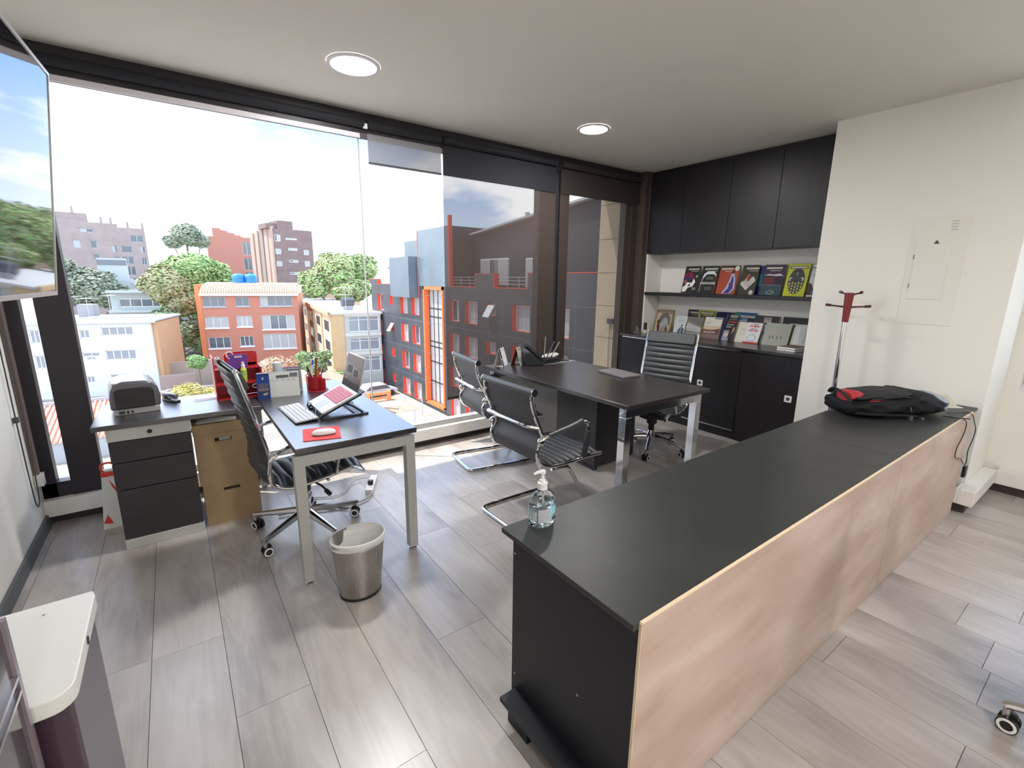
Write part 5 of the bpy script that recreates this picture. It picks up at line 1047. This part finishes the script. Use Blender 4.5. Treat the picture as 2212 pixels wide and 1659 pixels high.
antenna('rooftop aerial on the cream block, nearer one', 16.8, 57, -2.2, 2.0, 6, 1.4, .5); antenna('rooftop aerial on the cream block, farther one', 18.0, 61, -2.2, 2.8, 6, 1.6, -.3)
dsh = thing('water_tank', 'dark rooftop tank with aerials on the cream block', 'water tank', (17.6, 59, -2.2))
MB().cyl((-.7, 0, .9), (.7, 0, .9), .55, n=16).build('tank', mat('tank_dark', (.10, .10, .11), .5), dsh); MB().box(-.6, .6, -.3, .3, 0, .45).build('stand', ALU, dsh)
# ---- black office building with red window reveals
BLK = mat('black_cladding', (.070, .075, .085), .38, noise=.3, nscale=.6, stretch=(1, 1, .3)); nt = BLK.node_tree; p_ = nt.nodes['Principled BSDF']
BLK2 = mat('blue_grey_cladding', (.14, .18, .21), .35, noise=.15, nscale=.5)
REDR = mat('red_reveal', (.75, .09, .05), .6); ORR = mat('orange_reveal', (.80, .17, .05), .6)
colsA = [(53.2, 55.0, 0), (50.25, 51.2, 1), (46.3, 48.2, 0), (43.45, 45.3, 0), (35.4, 37.2, 0), (32.4, 34.4, 0), (29.7, 31.1, 1), (25.5, 27.6, 0), (21.5, 23.5, 0)]
hb_ = []
for r in range(4):
    for y0, y1, k in colsA:
        zt = -.19-2.95*r; hb_.append((57.0-y1, 57.0-y0, (zt-1.87 if not k else zt-1.05), (zt if not k else zt-.05), k))
strip = (57-42.3, 57-38.2, -10.6, .89)
YT = 57.0
t = bld('office_building', 'black clad office building with red window reveals and a tall orange framed glass strip', (20, 57.0), 180, 38, 14, GZ, .95, BLK, hb_+[strip], rev=REDR, rd=.42)
for i, h in enumerate(hb_):
    f = win(t, h[0]+.02, h[1]-.02, h[2]+.02, h[3]-.02, y=.40, nm=2 if not h[4] else 1, gls=[DGLASS if i % 4 == 0 else CURT, CURT], w_=.06)
for (u, z) in ((57-30.4, -.55), (57-50.7, -3.5)):
    MB().add([(u-.45, -.02, z+.15), (u+.45, -.02, z+.15), (u+.45, -.55, z-.7), (u-.45, -.55, z-.7), (u-.45, .02, z+.19), (u+.45, .02, z+.19), (u+.45, -.51, z-.66), (u-.45, -.51, z-.66)], [(0, 1, 2, 3), (7, 6, 5, 4), (0, 4, 5, 1), (3, 2, 6, 7), (0, 3, 7, 4), (1, 5, 6, 2)]).build('open_sash', WFR, t, smooth=0)
a, b, c, d = strip
box('strip_frame', (a, a+.25, -.12, .5, c, d), ORR, t, world=False); box('strip_frame', (b-.2, b, -.12, .5, c, d), ORR, t, world=False)
box('strip_frame', (a, b, -.12, .5, d-.3, d), ORR, t, world=False); box('strip_frame', (a, b, -.12, .9, c-.1, c+.15), ORR, t, world=False)
MB().box(a+.25, a+.28, .5, 1.4, c, d-.3).build('inner_reveal', REDR, t, smooth=0)
f = MB(); 
for k in range(5): u = a+.3+(b-a-.5)*k/4; f.box(u-.04, u+.04, .42, .5, c, d-.3)
for z in (-8.4, -6.4, -4.9, -4.4, -2.0, -1.2): f.box(a+.25, b-.2, .42, .5, z-.05, z+.05)
f = f.build('strip_window', FRAMEM, t, smooth=0)
for k in range(4):
    u0 = a+.3+(b-a-.5)*k/4
    for z0, z1 in ((-10.4, -7.0), (-7.0, -3.6), (-3.6, .58)): MB().box(u0, u0+(b-a-.5)/4, .46, .48, z0, z1).build('pane', CURT, f, smooth=0)
# parapets, roof terrace, towers
for y0, y1, z in ((54.9, 57.6, 1.5), (47.4, 50.9, 1.55), (30.1, 32.7, 1.98), (19, 25.8, 2.0)):
    box('parapet', (57-y1, 57-y0, .0, .5, .95, z), BLK, t, world=False); box('parapet_cap', (57-y1-.03, 57-y0+.03, -.03, .55, z, z+.05), REDR, t, world=False)
    box('red_edge', (57-y0, 57-y0+.06, .0, .5, .95, z), REDR, t, world=False); box('red_edge', (57-y1-.06, 57-y1, .0, .5, .95, z), REDR, t, world=False)
for y0, y1 in ((50.9, 54.9), (32.7, 36.9), (25.8, 30.1)):
    box('parapet_cap', (57-y1, 57-y0, -.03, .55, .95, 1.0), REDR, t, world=False)
    m = MB()
    for z in (1.25, 1.5, 1.75): m.cyl((57-y1, .3, z), (57-y0, .3, z), .025, n=5)
    for k in range(4): u = 57-y1+(y1-y0)*k/3; m.cyl((u, .3, .95), (u, .3, 1.75), .03, n=5)
    m.build('railing', ALU, t, smooth=0)
box('tower', (57-43.3, 57-37.0, -.05, 5, .9, 6.07), BLK2, t, world=False); box('tower_edge', (57-37.05, 57-36.85, -.07, .25, .9, 6.9), REDR, t, world=False); box('tower', (57-37.0, 57-36.86, .25, 5, .9, 6.0), mat('black_render', (.05, .052, .06), .7), t, world=False)
box('tower_edge', (57-43.4, 57-43.3, -.07, 5, -.3, 6.1), mat('red_dull', (.5, .12, .1), .7), t, world=False)
box('blue_box', (57-48.6, 57-43.7, -.9, 2.5, -.25, 3.7), BLK2, t, world=False); box('blue_box', (57-47.2, 57-43.6, .3, 3, 3.7, 5.3), BLK2, t, world=False)
MB().prism([(57-56.3, 1), (57-47.3, 1), (57-47.3, 5.0), (57-56.3, 2.9)], 2.6, 10, Matrix(((1, 0, 0, 0), (0, 0, 1, 0), (0, 1, 0, 0), (0, 0, 0, 1)))).build('penthouse', mat('slate_blue', (.16, .18, .21), .6), t, smooth=0)
MB().prism([(57-57, 2.75), (57-57, 2.9), (57-47.0, 5.2), (57-47.0, 5.05)], 2.0, 10, Matrix(((1, 0, 0, 0), (0, 0, 1, 0), (0, 1, 0, 0), (0, 0, 0, 1)))).build('penthouse_roof', WFR, t, smooth=0)
MB().prism([(57-36.8, .95), (57-18, .95), (57-18, 6.9), (57-36.8, 5.3)], 2.4, 9, Matrix(((1, 0, 0, 0), (0, 0, 1, 0), (0, 1, 0, 0), (0, 0, 0, 1)))).build('penthouse', mat('black_render', (.05, .052, .06), .7), t, smooth=0)
MB().prism([(57-36.8, 5.35), (57-36.8, 5.5), (57-18, 7.1), (57-18, 6.95)], 1.9, 9, Matrix(((1, 0, 0, 0), (0, 0, 1, 0), (0, 1, 0, 0), (0, 0, 0, 1)))).build('penthouse_roof', mat('roof_line', (.45, .46, .47), .6), t, smooth=0)
for y, z0, w_ in ((33.5, 1.1, 4.2), (27.5, 1.0, 3.2)):
    f = MB().box(57-y-w_/2, 57-y+w_/2, 2.32, 2.4, z0, z0+2.2).build('window', WFR, t, smooth=0)
    for k in range(3): MB().box(57-y-w_/2+.1+w_*k/3, 57-y-w_/2+w_*(k+1)/3-.05, 2.28, 2.33, z0+.1, z0+2.1).build('pane', CURT if k % 2 == 0 else DGLASS, f, smooth=0)
for y in (31.5, 30.3, 27.4): box('chimney', (57-y, 57-y+.25, 4, 4.3, 5.6, 6.9), ALU, t, world=False)
mj = MB()
for z in (-2.6, -5.55, -8.5, -.0): mj.box(0, 38, -.006, .0, z, z+.035)
for k in range(20): mj.box(.9+k*1.95, .93+k*1.95, -.006, 0, GZ, .9)
o_ = mj.build('cladding_joints', mat('joint_line', (.16, .17, .19), .6), t, smooth=0)
# ---- brown brick tower
TW = mat('tower_brown', (.24, .17, .155), .9, noise=.15, nscale=.8); TWS = mat('tower_sunlit', (.46, .32, .25), .9)  # second one is a lighter copy, sunlight put into its colour
hs = [(.0+.2, 1.5, 6.89, 8.07), (6.56, 7.81, 6.92, 8.11), (.2, 1.5, 4.2, 5.32), (6.59, 7.84, 4.28, 5.58), (2.65, 5.31, 10.2, 10.6), (3.03, 5.21, 7.8, 8.4), (3.03, 5.21, 5.1, 5.7), (3.03, 5.21, 2.3, 2.9), (.2, 1.6, 9.7, 11.2)]
t = bld('tower_block', 'brown brick tower with a sunlit narrow side, behind the brick house', (20.49, 121.13), 82, 8.76, 14, GZ, 12.5, TW, hs)
for i, h in enumerate(hs): win(t, *h, nm=1 if i < 4 else 2, gls=[CURT] if i < 6 else [DGLASS, CURT], w_=.12)
box('roof_block', (1.17, 4.5, .0, 6, 12.5, 14.3), TW, t, world=False); box('roof_block', (-1.2, 1.17, .5, 6, 12.5, 13.6), TW, t, world=False)
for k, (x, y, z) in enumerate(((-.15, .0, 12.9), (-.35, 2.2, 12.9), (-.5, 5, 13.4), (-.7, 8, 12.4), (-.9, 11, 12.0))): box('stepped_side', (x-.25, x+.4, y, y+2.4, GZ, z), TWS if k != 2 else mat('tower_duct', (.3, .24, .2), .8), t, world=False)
for z in (4, 7, 10): box('balcony', (8.76, 9.5, 1, 5, z, z+1.1), WFR, t, world=False)
t = bld('apartment_tower', 'red brown stepped building between the big tree and the brown tower', (9.5, 152.0), 100, 12, 10, GZ, 12.2, mat('red_brown', (.48, .22, .16), .9), [(8.2, 10.2, 7.6, 11), (8.2, 10.2, 3.5, 6.8), (8.2, 10.2, 0, 3)])
for h in ((8.2, 10.2, 7.6, 11), (8.2, 10.2, 3.5, 6.8), (8.2, 10.2, 0, 3)): win(t, *h, nm=2)
for k in range(4): box('roof_step', (1.5+.0*k, 8-1.6*k, .5, 8, 12.2+.55*k, 12.75+.55*k), MATS['red_brown'], t, world=False)
# ---- grey pink tower on the left
GT = mat('tower_grey', (.36, .29, .27), .9, noise=.12, nscale=.6)
hs = [(-11.03, -8.72, 10.58, 11.36), (-2.75, -.35, 9.01, 10.5), (-4.58, -2.64, 6.6, 8.14), (-1.3, -.33, 6.7, 8.19), (-4.68, -2.65, 4.17, 5.88), (-9.52, -8.36, 4.87, 6.17), (-12.38, -11.14, 7.31, 8.9), (-9.61, -8.51, 7.32, 8.96), (-4.35, -2.55, 1.72, 3.74), (-6.2, -5.2, 6.6, 8.1), (-6.1, -5.1, 4.2, 5.8), (-1.3, -.3, 4.1, 5.7), (-4.3, -2.5, -.8, 1.2)]
off = 19.0; ux, uy = math.sin(R(85)), math.cos(R(85))
t = bld('tower_block', 'wide grey pink tower with stepped roof, far left behind the white house', (-3.04-off*ux, 138.08-off*uy), 85, off, 16, GZ, 12.0, GT, [(h[0]+off, h[1]+off, h[2], h[3]) for h in hs])
for i, h in enumerate(hs): win(t, h[0]+off, h[1]+off, h[2], h[3], nm=1 if i in (2, 5, 6, 7) else 2, gls=[CURT if i % 3 == 0 else DGLASS, DGLASS], w_=.12, fr=ALU)
box('roof_step', (0, 9.5, 0, 12, 12.0, 13.1), GT, t, world=False); box('roof_step', (9.5, 14.4, 0, 12, 12.0, 12.7), GT, t, world=False); box('penthouse', (4.0, 9.6, 1, 9, 13.1, 14.5), GT, t, world=False)
for x, z in ((11.6, 12.7), (13.2, 12.7), (16, 12.0), (18.6, 12), (7.2, 14.5)): box('chimney', (x, x+.4, .5, .9, z, z+1.3), GT, t, world=False)
# ---- white house
WH = mat('white_render', (.68, .69, .70), .85)
hs = [(-5.99, -5.15, -4.84, -3.96), (-4.15, -1.40, -4.63, -3.71), (-4.11, -1.45, -7.24, -6.19), (-6.06, -4.6, -6.8, -6.35), (-9.99, -9.21, -5.25, -3.86), (-9.97, -9.17, -7.86, -6.48), (-5.7, -5.0, -7.15, -6.82), (-4.0, -1.5, -9.7, -8.8), (-6.1, -5.4, -9.6, -8.9)]
off = 13; ux, uy = math.sin(R(105)), math.cos(R(105))
t = bld('apartment_house', 'white rendered house with a flat white roof at the left', (-2.34-off*ux, 63.74-off*uy), 105, off+.25, 8.5, GZ, -3.2, WH, [(h[0]+off, h[1]+off, h[2], h[3]) for h in hs])
for i, h in enumerate(hs): win(t, h[0]+off, h[1]+off, h[2], h[3], nm=4 if i in (1, 2, 7) else 2, w_=.09, gls=[mat('grey_glass', (.30, .31, .33), .2)])
box('orange_side', (off+.25, off+.7, .3, 8.5, GZ, -3.3), mat('peach_paint', (.58, .34, .19), .85), t, world=False)
box('roof', (-.4, off+.8, -.4, 9, -3.2, -3.0), mat('white_roof'), t, world=False); box('roof_edge', (-.4, off+.8, -.45, -.3, -3.3, -2.9), WH, t, world=False)
box('roof_hut', (5.2, 6.6, 5, 6.5, -3.0, -1.6), mat('hut_grey', (.3, .3, .3), .8), t, world=False)
for k in range(4): box('roof_panel', (6.5+1.5*k, 7.7+1.5*k, 2, 6, -3.0, -2.88), CURT, t, world=False)
for k, (x, y, w_) in enumerate(((-8.6, 67, 1.6), (-7.4, 68, 1.8), (-5.6, 68.5, 1.4), (-9.3, 69, 1.5))):
    antenna(['rooftop aerial on the white house, leftmost', 'rooftop aerial on the white house, second', 'rooftop aerial on the white house near the roof panels', 'rooftop aerial at the back of the white house'][k], x, y, -3.0, 2.6-.3*(k % 2), 6, w_, .6*k)
# ---- low white blocks beyond
t = bld('low_building', 'long low white building with a ribbon of windows behind the white house', (-7.6, 95.3), 100, 22, 10, GZ, -.9, mat('pale_white', (.46, .49, .48), .85), [(1, 9.5, -3.2, -1.9), (10.5, 20, -3.4, -2.1)])
win(t, 1, 9.5, -3.2, -1.9, nm=6, w_=.12); win(t, 10.5, 20, -3.4, -2.1, nm=6, w_=.12)
for z in (-1.0, -4.0, -5.9, -7.6): box('ledge', (-.2, 22, -1.0, 0, z, z+.35), mat('grey_ledge', (.48, .52, .52), .8), t, world=False)
t = bld('low_building', 'small white stepped building below the grey pink tower', (-9.2, 108), 88, 7.5, 8, GZ, .9, mat('pale_white'), [(1, 2.4, -1, .2), (3.5, 6, -.8, .3)])
win(t, 1, 2.4, -1, .2, nm=1); win(t, 3.5, 6, -.8, .3, nm=3, gls=[CURT]); box('upper_block', (-.5, 3.6, 2, 7, .9, 4.6), mat('pale_white'), t, world=False); box('upper_band', (-.5, 3.6, 1.95, 2, 3.4, 4.3), DGLASS, t, world=False)
t = bld('apartment_block', 'pale orange roofline behind the trees left of the black building', (28, 130), 95, 14, 8, GZ, 5.6, mat('pale_orange', (.66, .45, .32), .9), [(1, 3, 3, 4.5), (5, 7, 3, 4.5)])
win(t, 1, 3, 3, 4.5); win(t, 5, 7, 3, 4.5)
# ---- low roofs in front
t = thing('low_house', 'red tiled roof seen low through the left window frame', 'house', (-7, 46, GZ))
MB().add([(-13, 42.5, -9.7), (-1.2, 42.5, -9.7), (-1.2, 50, -8.6), (-13, 50, -8.6)], [(0, 1, 2, 3)]).build('roof', stripes('red_tile', (.62, .26, .16), (.75, .45, .34), .55, 'X'), t, world=True)
MB().box(-13, -1.2, 42.6, 43, GZ, -9.72).box(-13, -1.2, 50, 50.3, GZ, -8.3).build('wall', mat('grey_render', (.42, .42, .42), .9), t, world=True)
m = MB()
for k in range(40): m.cyl((-12.9+.3*k, 42.45, -9.62), (-12.9+.3*k, 50, -8.52), .07, n=6)
o_ = m.build('tile_ridges', mat('tile_ridge', (.70, .33, .22), .8), t, world=True); o_['kind'] = 'stuff'
t = thing('low_house', 'peach hipped roof of a small house beyond the pen cup', 'house', (11.5, 50, GZ))
MB().add([(8.2, 47.5, -9.3), (14.8, 49.5, -9.0), (15.0, 57, -8.8), (9.0, 56, -9.2), (11.5, 52.5, -7.6)], [(0, 1, 4), (1, 2, 4), (2, 3, 4), (3, 0, 4)]).build('roof', mat('peach_roof', (.58, .33, .24), .85), t, world=True)
MB().box(9.0, 14.2, 49.8, 56, GZ, -9.1).build('wall', mat('grey_render'), t, world=True)
t = thing('garden_wall', 'low pinkish retaining walls and steps below the big tree', 'wall', (1, 60, GZ))
for k, (x0, x1, y, z) in enumerate(((-2.2, 3.2, 66, -8.2), (-2.0, 1.2, 62, -9.0), (-1.5, 4.5, 58, -9.8), (3.4, 10.4, 64.5, -9.2), (6, 11.5, 61, -8.6))):
    box('wall_step', (x0, x1, y, y+.5, GZ, z), mat('pinkish_wall', (.38, .28, .24), .9) if k % 2 else mat('tan_wall', (.42, .33, .26), .9), t)
# construction / pavement clutter before the black building
t = thing('paved_yard', 'tan paved yard with timber beams at the foot of the black building', 'yard', (15, 38, GZ))
yr = random.Random(3)
for i in range(9):
    for j in range(14):
        x0, y0 = 8.6+i*1.25, 22+j*2.4
        box('slab', (x0+.03, x0+1.22, y0+.03, y0+2.36, GZ, GZ+.05+.03*yr.random()), [mat('slab_a', (.46, .38, .28), .9), mat('slab_b', (.38, .31, .23), .9), mat('slab_c', (.50, .43, .34), .9)][yr.randrange(3)], t)
for i in range(16):
    x, y, a, L = yr.uniform(10, 18.5), yr.uniform(26, 45), yr.uniform(0, 3.1), yr.uniform(2, 5)
    MB().cyl((x, y, GZ+.15), (x+L*math.cos(a), y+L*math.sin(a), GZ+.2), .05, n=5).build('beam', mat('timber', (.22, .16, .10), .9), t, world=True)
for i in range(4): MB().cyl((12+2*i, 31+2.7*i, GZ), (12+2*i, 31+2.7*i, GZ+1.6), .05, n=5).build('post', ALU, t, world=True)
bar = thing('barrier', 'orange construction barrier beside the black building', 'barrier', (16.5, 46.5, GZ))
MB().box(15.2, 17.8, 46.4, 46.6, GZ+.7, GZ+1.0).box(15.2, 17.8, 46.4, 46.6, GZ+.25, GZ+.45).box(15.3, 15.5, 46.2, 46.8, GZ, GZ+1.1).box(17.5, 17.7, 46.2, 46.8, GZ, GZ+1.1).build('boards', mat('barrier_orange', (.85, .30, .12), .7), bar, world=True)
def car(lab, x, y, rz, c):
    t = thing('car', lab, 'car', (x, y, GZ), rz)
    MB().prism([(-2.1, .35), (2.1, .35), (2.15, .75), (1.3, .9), (.7, 1.4), (-1.2, 1.42), (-1.8, .95), (-2.15, .85)], -.85, .85, Matrix(((1, 0, 0, 0), (0, 0, 1, 0), (0, 1, 0, 0), (0, 0, 0, 1)))).build('body', c, t, bevel=.08)
    MB().prism([(1.2, .92), (.66, 1.34), (-1.15, 1.36), (-1.65, .95)], -.87, .87, Matrix(((1, 0, 0, 0), (0, 0, 1, 0), (0, 1, 0, 0), (0, 0, 0, 1)))).build('windows', DGLASS, t)
    for sx_ in (-1.3, 1.35):
        for sy in (-.8, .8): MB().cyl((sx_, sy-.1, .33), (sx_, sy+.1, .33), .33, n=16).build('wheel', BLACKP, t)
car('pale parked car before the black building', 17.2, 49.0, R(8), mat('car_white', (.6, .6, .62), .3)); car('dark car parked under the big tree', 2.2, 86, R(5), mat('car_dark', (.05, .05, .06), .3))
# ---- trees and shrubs
def leafmat(n, c, c2): return mat(n, c, .75, noise=.5, nscale=.9, col2=c2, detail=3)
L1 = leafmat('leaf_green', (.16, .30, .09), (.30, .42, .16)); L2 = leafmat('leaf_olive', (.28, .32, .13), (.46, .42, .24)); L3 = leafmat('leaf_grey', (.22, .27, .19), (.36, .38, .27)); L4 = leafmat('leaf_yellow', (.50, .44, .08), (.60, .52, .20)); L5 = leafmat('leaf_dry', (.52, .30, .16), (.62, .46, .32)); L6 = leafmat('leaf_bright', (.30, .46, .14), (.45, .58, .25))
BARK = mat('bark', (.22, .16, .11), .9)
def tree(lab, x, y, z0, blobs, m, n, s, trunk=.25, cat='tree', name='tree', grp=None, seed=1, m2=None):
    """blobs: (dx,dy,z,rx,rz)"""
    rr = random.Random(seed); t = thing(name, lab, cat, (x, y, z0), 0, grp)
    mb = MB(); tot = sum(b[3]**2 for b in blobs); mb.use(m)
    if m2: mb.use(m2); mb.use(m)
    for i_b, (dx, dy, z, rx, rz) in enumerate(blobs):
        lumps = [(rr.gauss(0, .5), rr.gauss(0, .5), rr.gauss(0, .5)) for _ in range(9)]
        for _ in range(int(n*rx*rx/tot)):
            while True:
                v = Vector((rr.gauss(0, 1), rr.gauss(0, 1), rr.gauss(0, 1))).normalized()
                k = rr.uniform(.72, 1.0)
                bump = max(math.exp(-((v-Vector(l).normalized()).length**2)*5) for l in lumps)
                if rr.random() < .45+.55*bump: break
            k *= .82+.26*bump
            p = Vector((dx+v.x*rx*k, dy+v.y*rx*k, z-z0+v.z*rz*k))
            nrm = (v+Vector((rr.gauss(0, .5), rr.gauss(0, .5), rr.gauss(0, .5)+.4))).normalized(); q = nrm.to_track_quat('Z', 'Y').to_matrix(); e = s*rr.uniform(.6, 1.3)
            if m2: mb.use(m if rr.random() < .6 else m2)
            mb.add([p+q @ Vector((e, 0, 0)), p+q @ Vector((0, e*.6, 0)), p+q @ Vector((-e, 0, 0)), p+q @ Vector((0, -e*.6, 0))], [(0, 1, 2, 3)])
    mb.mats = mb.mats; o = mb.build('foliage', None, t, smooth=0); o['kind'] = 'stuff'
    tm = MB().tube([(0, 0, 0), (.05, 0, (blobs[0][2]-z0)*.5), (blobs[0][0], blobs[0][1], blobs[0][2]-z0)], [trunk, trunk*.8, trunk*.4], 8, sm=1)
    for b in blobs[1:]: tm.tube([(.03, 0, max(.1, (blobs[0][2]-z0)*.45)), (b[0]*.5, b[1]*.5, (b[2]-z0)*.75), (b[0], b[1], b[2]-z0)], [trunk*.6, trunk*.4, trunk*.2], 6)
    tm.build('trunk', BARK, t); return t
TG = 'trees beyond the window'
tree('biggest round green tree, just left of the brick house', 3.2, 88, GZ, [(0, 0, 2.5, 4.0, 3.3), (-3.2, -2, .6, 3.0, 2.8), (2.9, 1, 1.4, 3.0, 2.8), (.6, -1, -2.4, 2.8, 2.4), (-2.2, 0, -2.8, 2.6, 2.0)], L1, 15000, .26, .4, grp=TG, seed=2, m2=L6)
tree('olive brown lower tree crown in front of the big tree', -.6, 84, GZ, [(0, 0, .6, 3.0, 2.8), (1.8, 0, -1.8, 2.4, 2.0)], L2, 7000, .24, .3, grp=TG, seed=3)
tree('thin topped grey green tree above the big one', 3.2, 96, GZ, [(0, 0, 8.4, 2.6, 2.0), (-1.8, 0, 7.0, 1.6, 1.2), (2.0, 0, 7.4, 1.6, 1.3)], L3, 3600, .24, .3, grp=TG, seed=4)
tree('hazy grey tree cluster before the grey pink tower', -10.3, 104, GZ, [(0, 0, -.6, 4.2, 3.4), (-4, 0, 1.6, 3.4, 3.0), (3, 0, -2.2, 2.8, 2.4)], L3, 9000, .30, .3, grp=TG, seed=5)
tree('green tree cluster between the brown tower and the black building', 25, 90, GZ, [(0, 0, 2.8, 4.4, 3.6), (5.2, 2, 3.2, 3.8, 3.2), (-4, 0, .3, 3.0, 2.8), (2, -2, -.6, 4.0, 2.6)], L6, 14000, .30, .4, grp=TG, seed=6, m2=L2)
tree('dark hedge like trees below the big tree by the street', .6, 80, GZ, [(0, 0, -6.2, 2.6, 2.2), (2.2, 0, -7.5, 1.8, 1.8), (-1.6, 0, -4.4, 2.2, 1.8)], leafmat('leaf_dark', (.12, .19, .09), (.24, .30, .17)), 6000, .22, .2, grp=TG, seed=7)
tree('feathery dark green tree before the cream block', 10.9, 49, GZ, [(0, 0, -6.9, 1.5, 1.1), (-.9, 0, -6.0, .9, .5), (1.0, 0, -6.1, .9, .5)], leafmat('leaf_fern', (.20, .28, .10), (.34, .40, .20)), 3500, .15, .12, grp=TG, seed=8)
tree('small round street tree above the pinkish walls', 1.55, 60, GZ, [(0, 0, -7.4, 1.05, .85)], L1, 2200, .12, .08, grp=TG, seed=9)
SG = 'garden shrubs below the window'
tree('yellow shrub seen between the stapler and the red organiser', .35, 50.5, GZ, [(0, 0, -8.9, 1.6, 1.0), (1.7, 0, -9.2, 1.1, .8), (-1.2, 0, -9.3, 1.0, .7)], L4, 3500, .12, .08, 'shrub', 'shrub', SG, 10)
tree('bright green shrub in front of the brick house', 5.2, 57, GZ, [(0, 0, -8.3, 1.6, 1.3), (1.6, 0, -9.0, 1.2, 1.0)], L6, 3500, .14, .1, 'shrub', 'shrub', SG, 11)
tree('dry orange shrub in front of the brick house', 8.4, 56, GZ, [(0, 0, -7.9, 1.9, 1.2), (-1.6, 0, -8.6, 1.4, 1.0), (1.8, 0, -8.1, 1.3, 1.0)], L5, 4500, .12, .1, 'shrub', 'shrub', SG, 12)
tree('low green shrub right of the feathery tree', 13.6, 51.5, GZ, [(0, 0, -9.0, 1.3, .9)], L6, 1800, .12, .1, 'shrub', 'shrub', SG, 13)
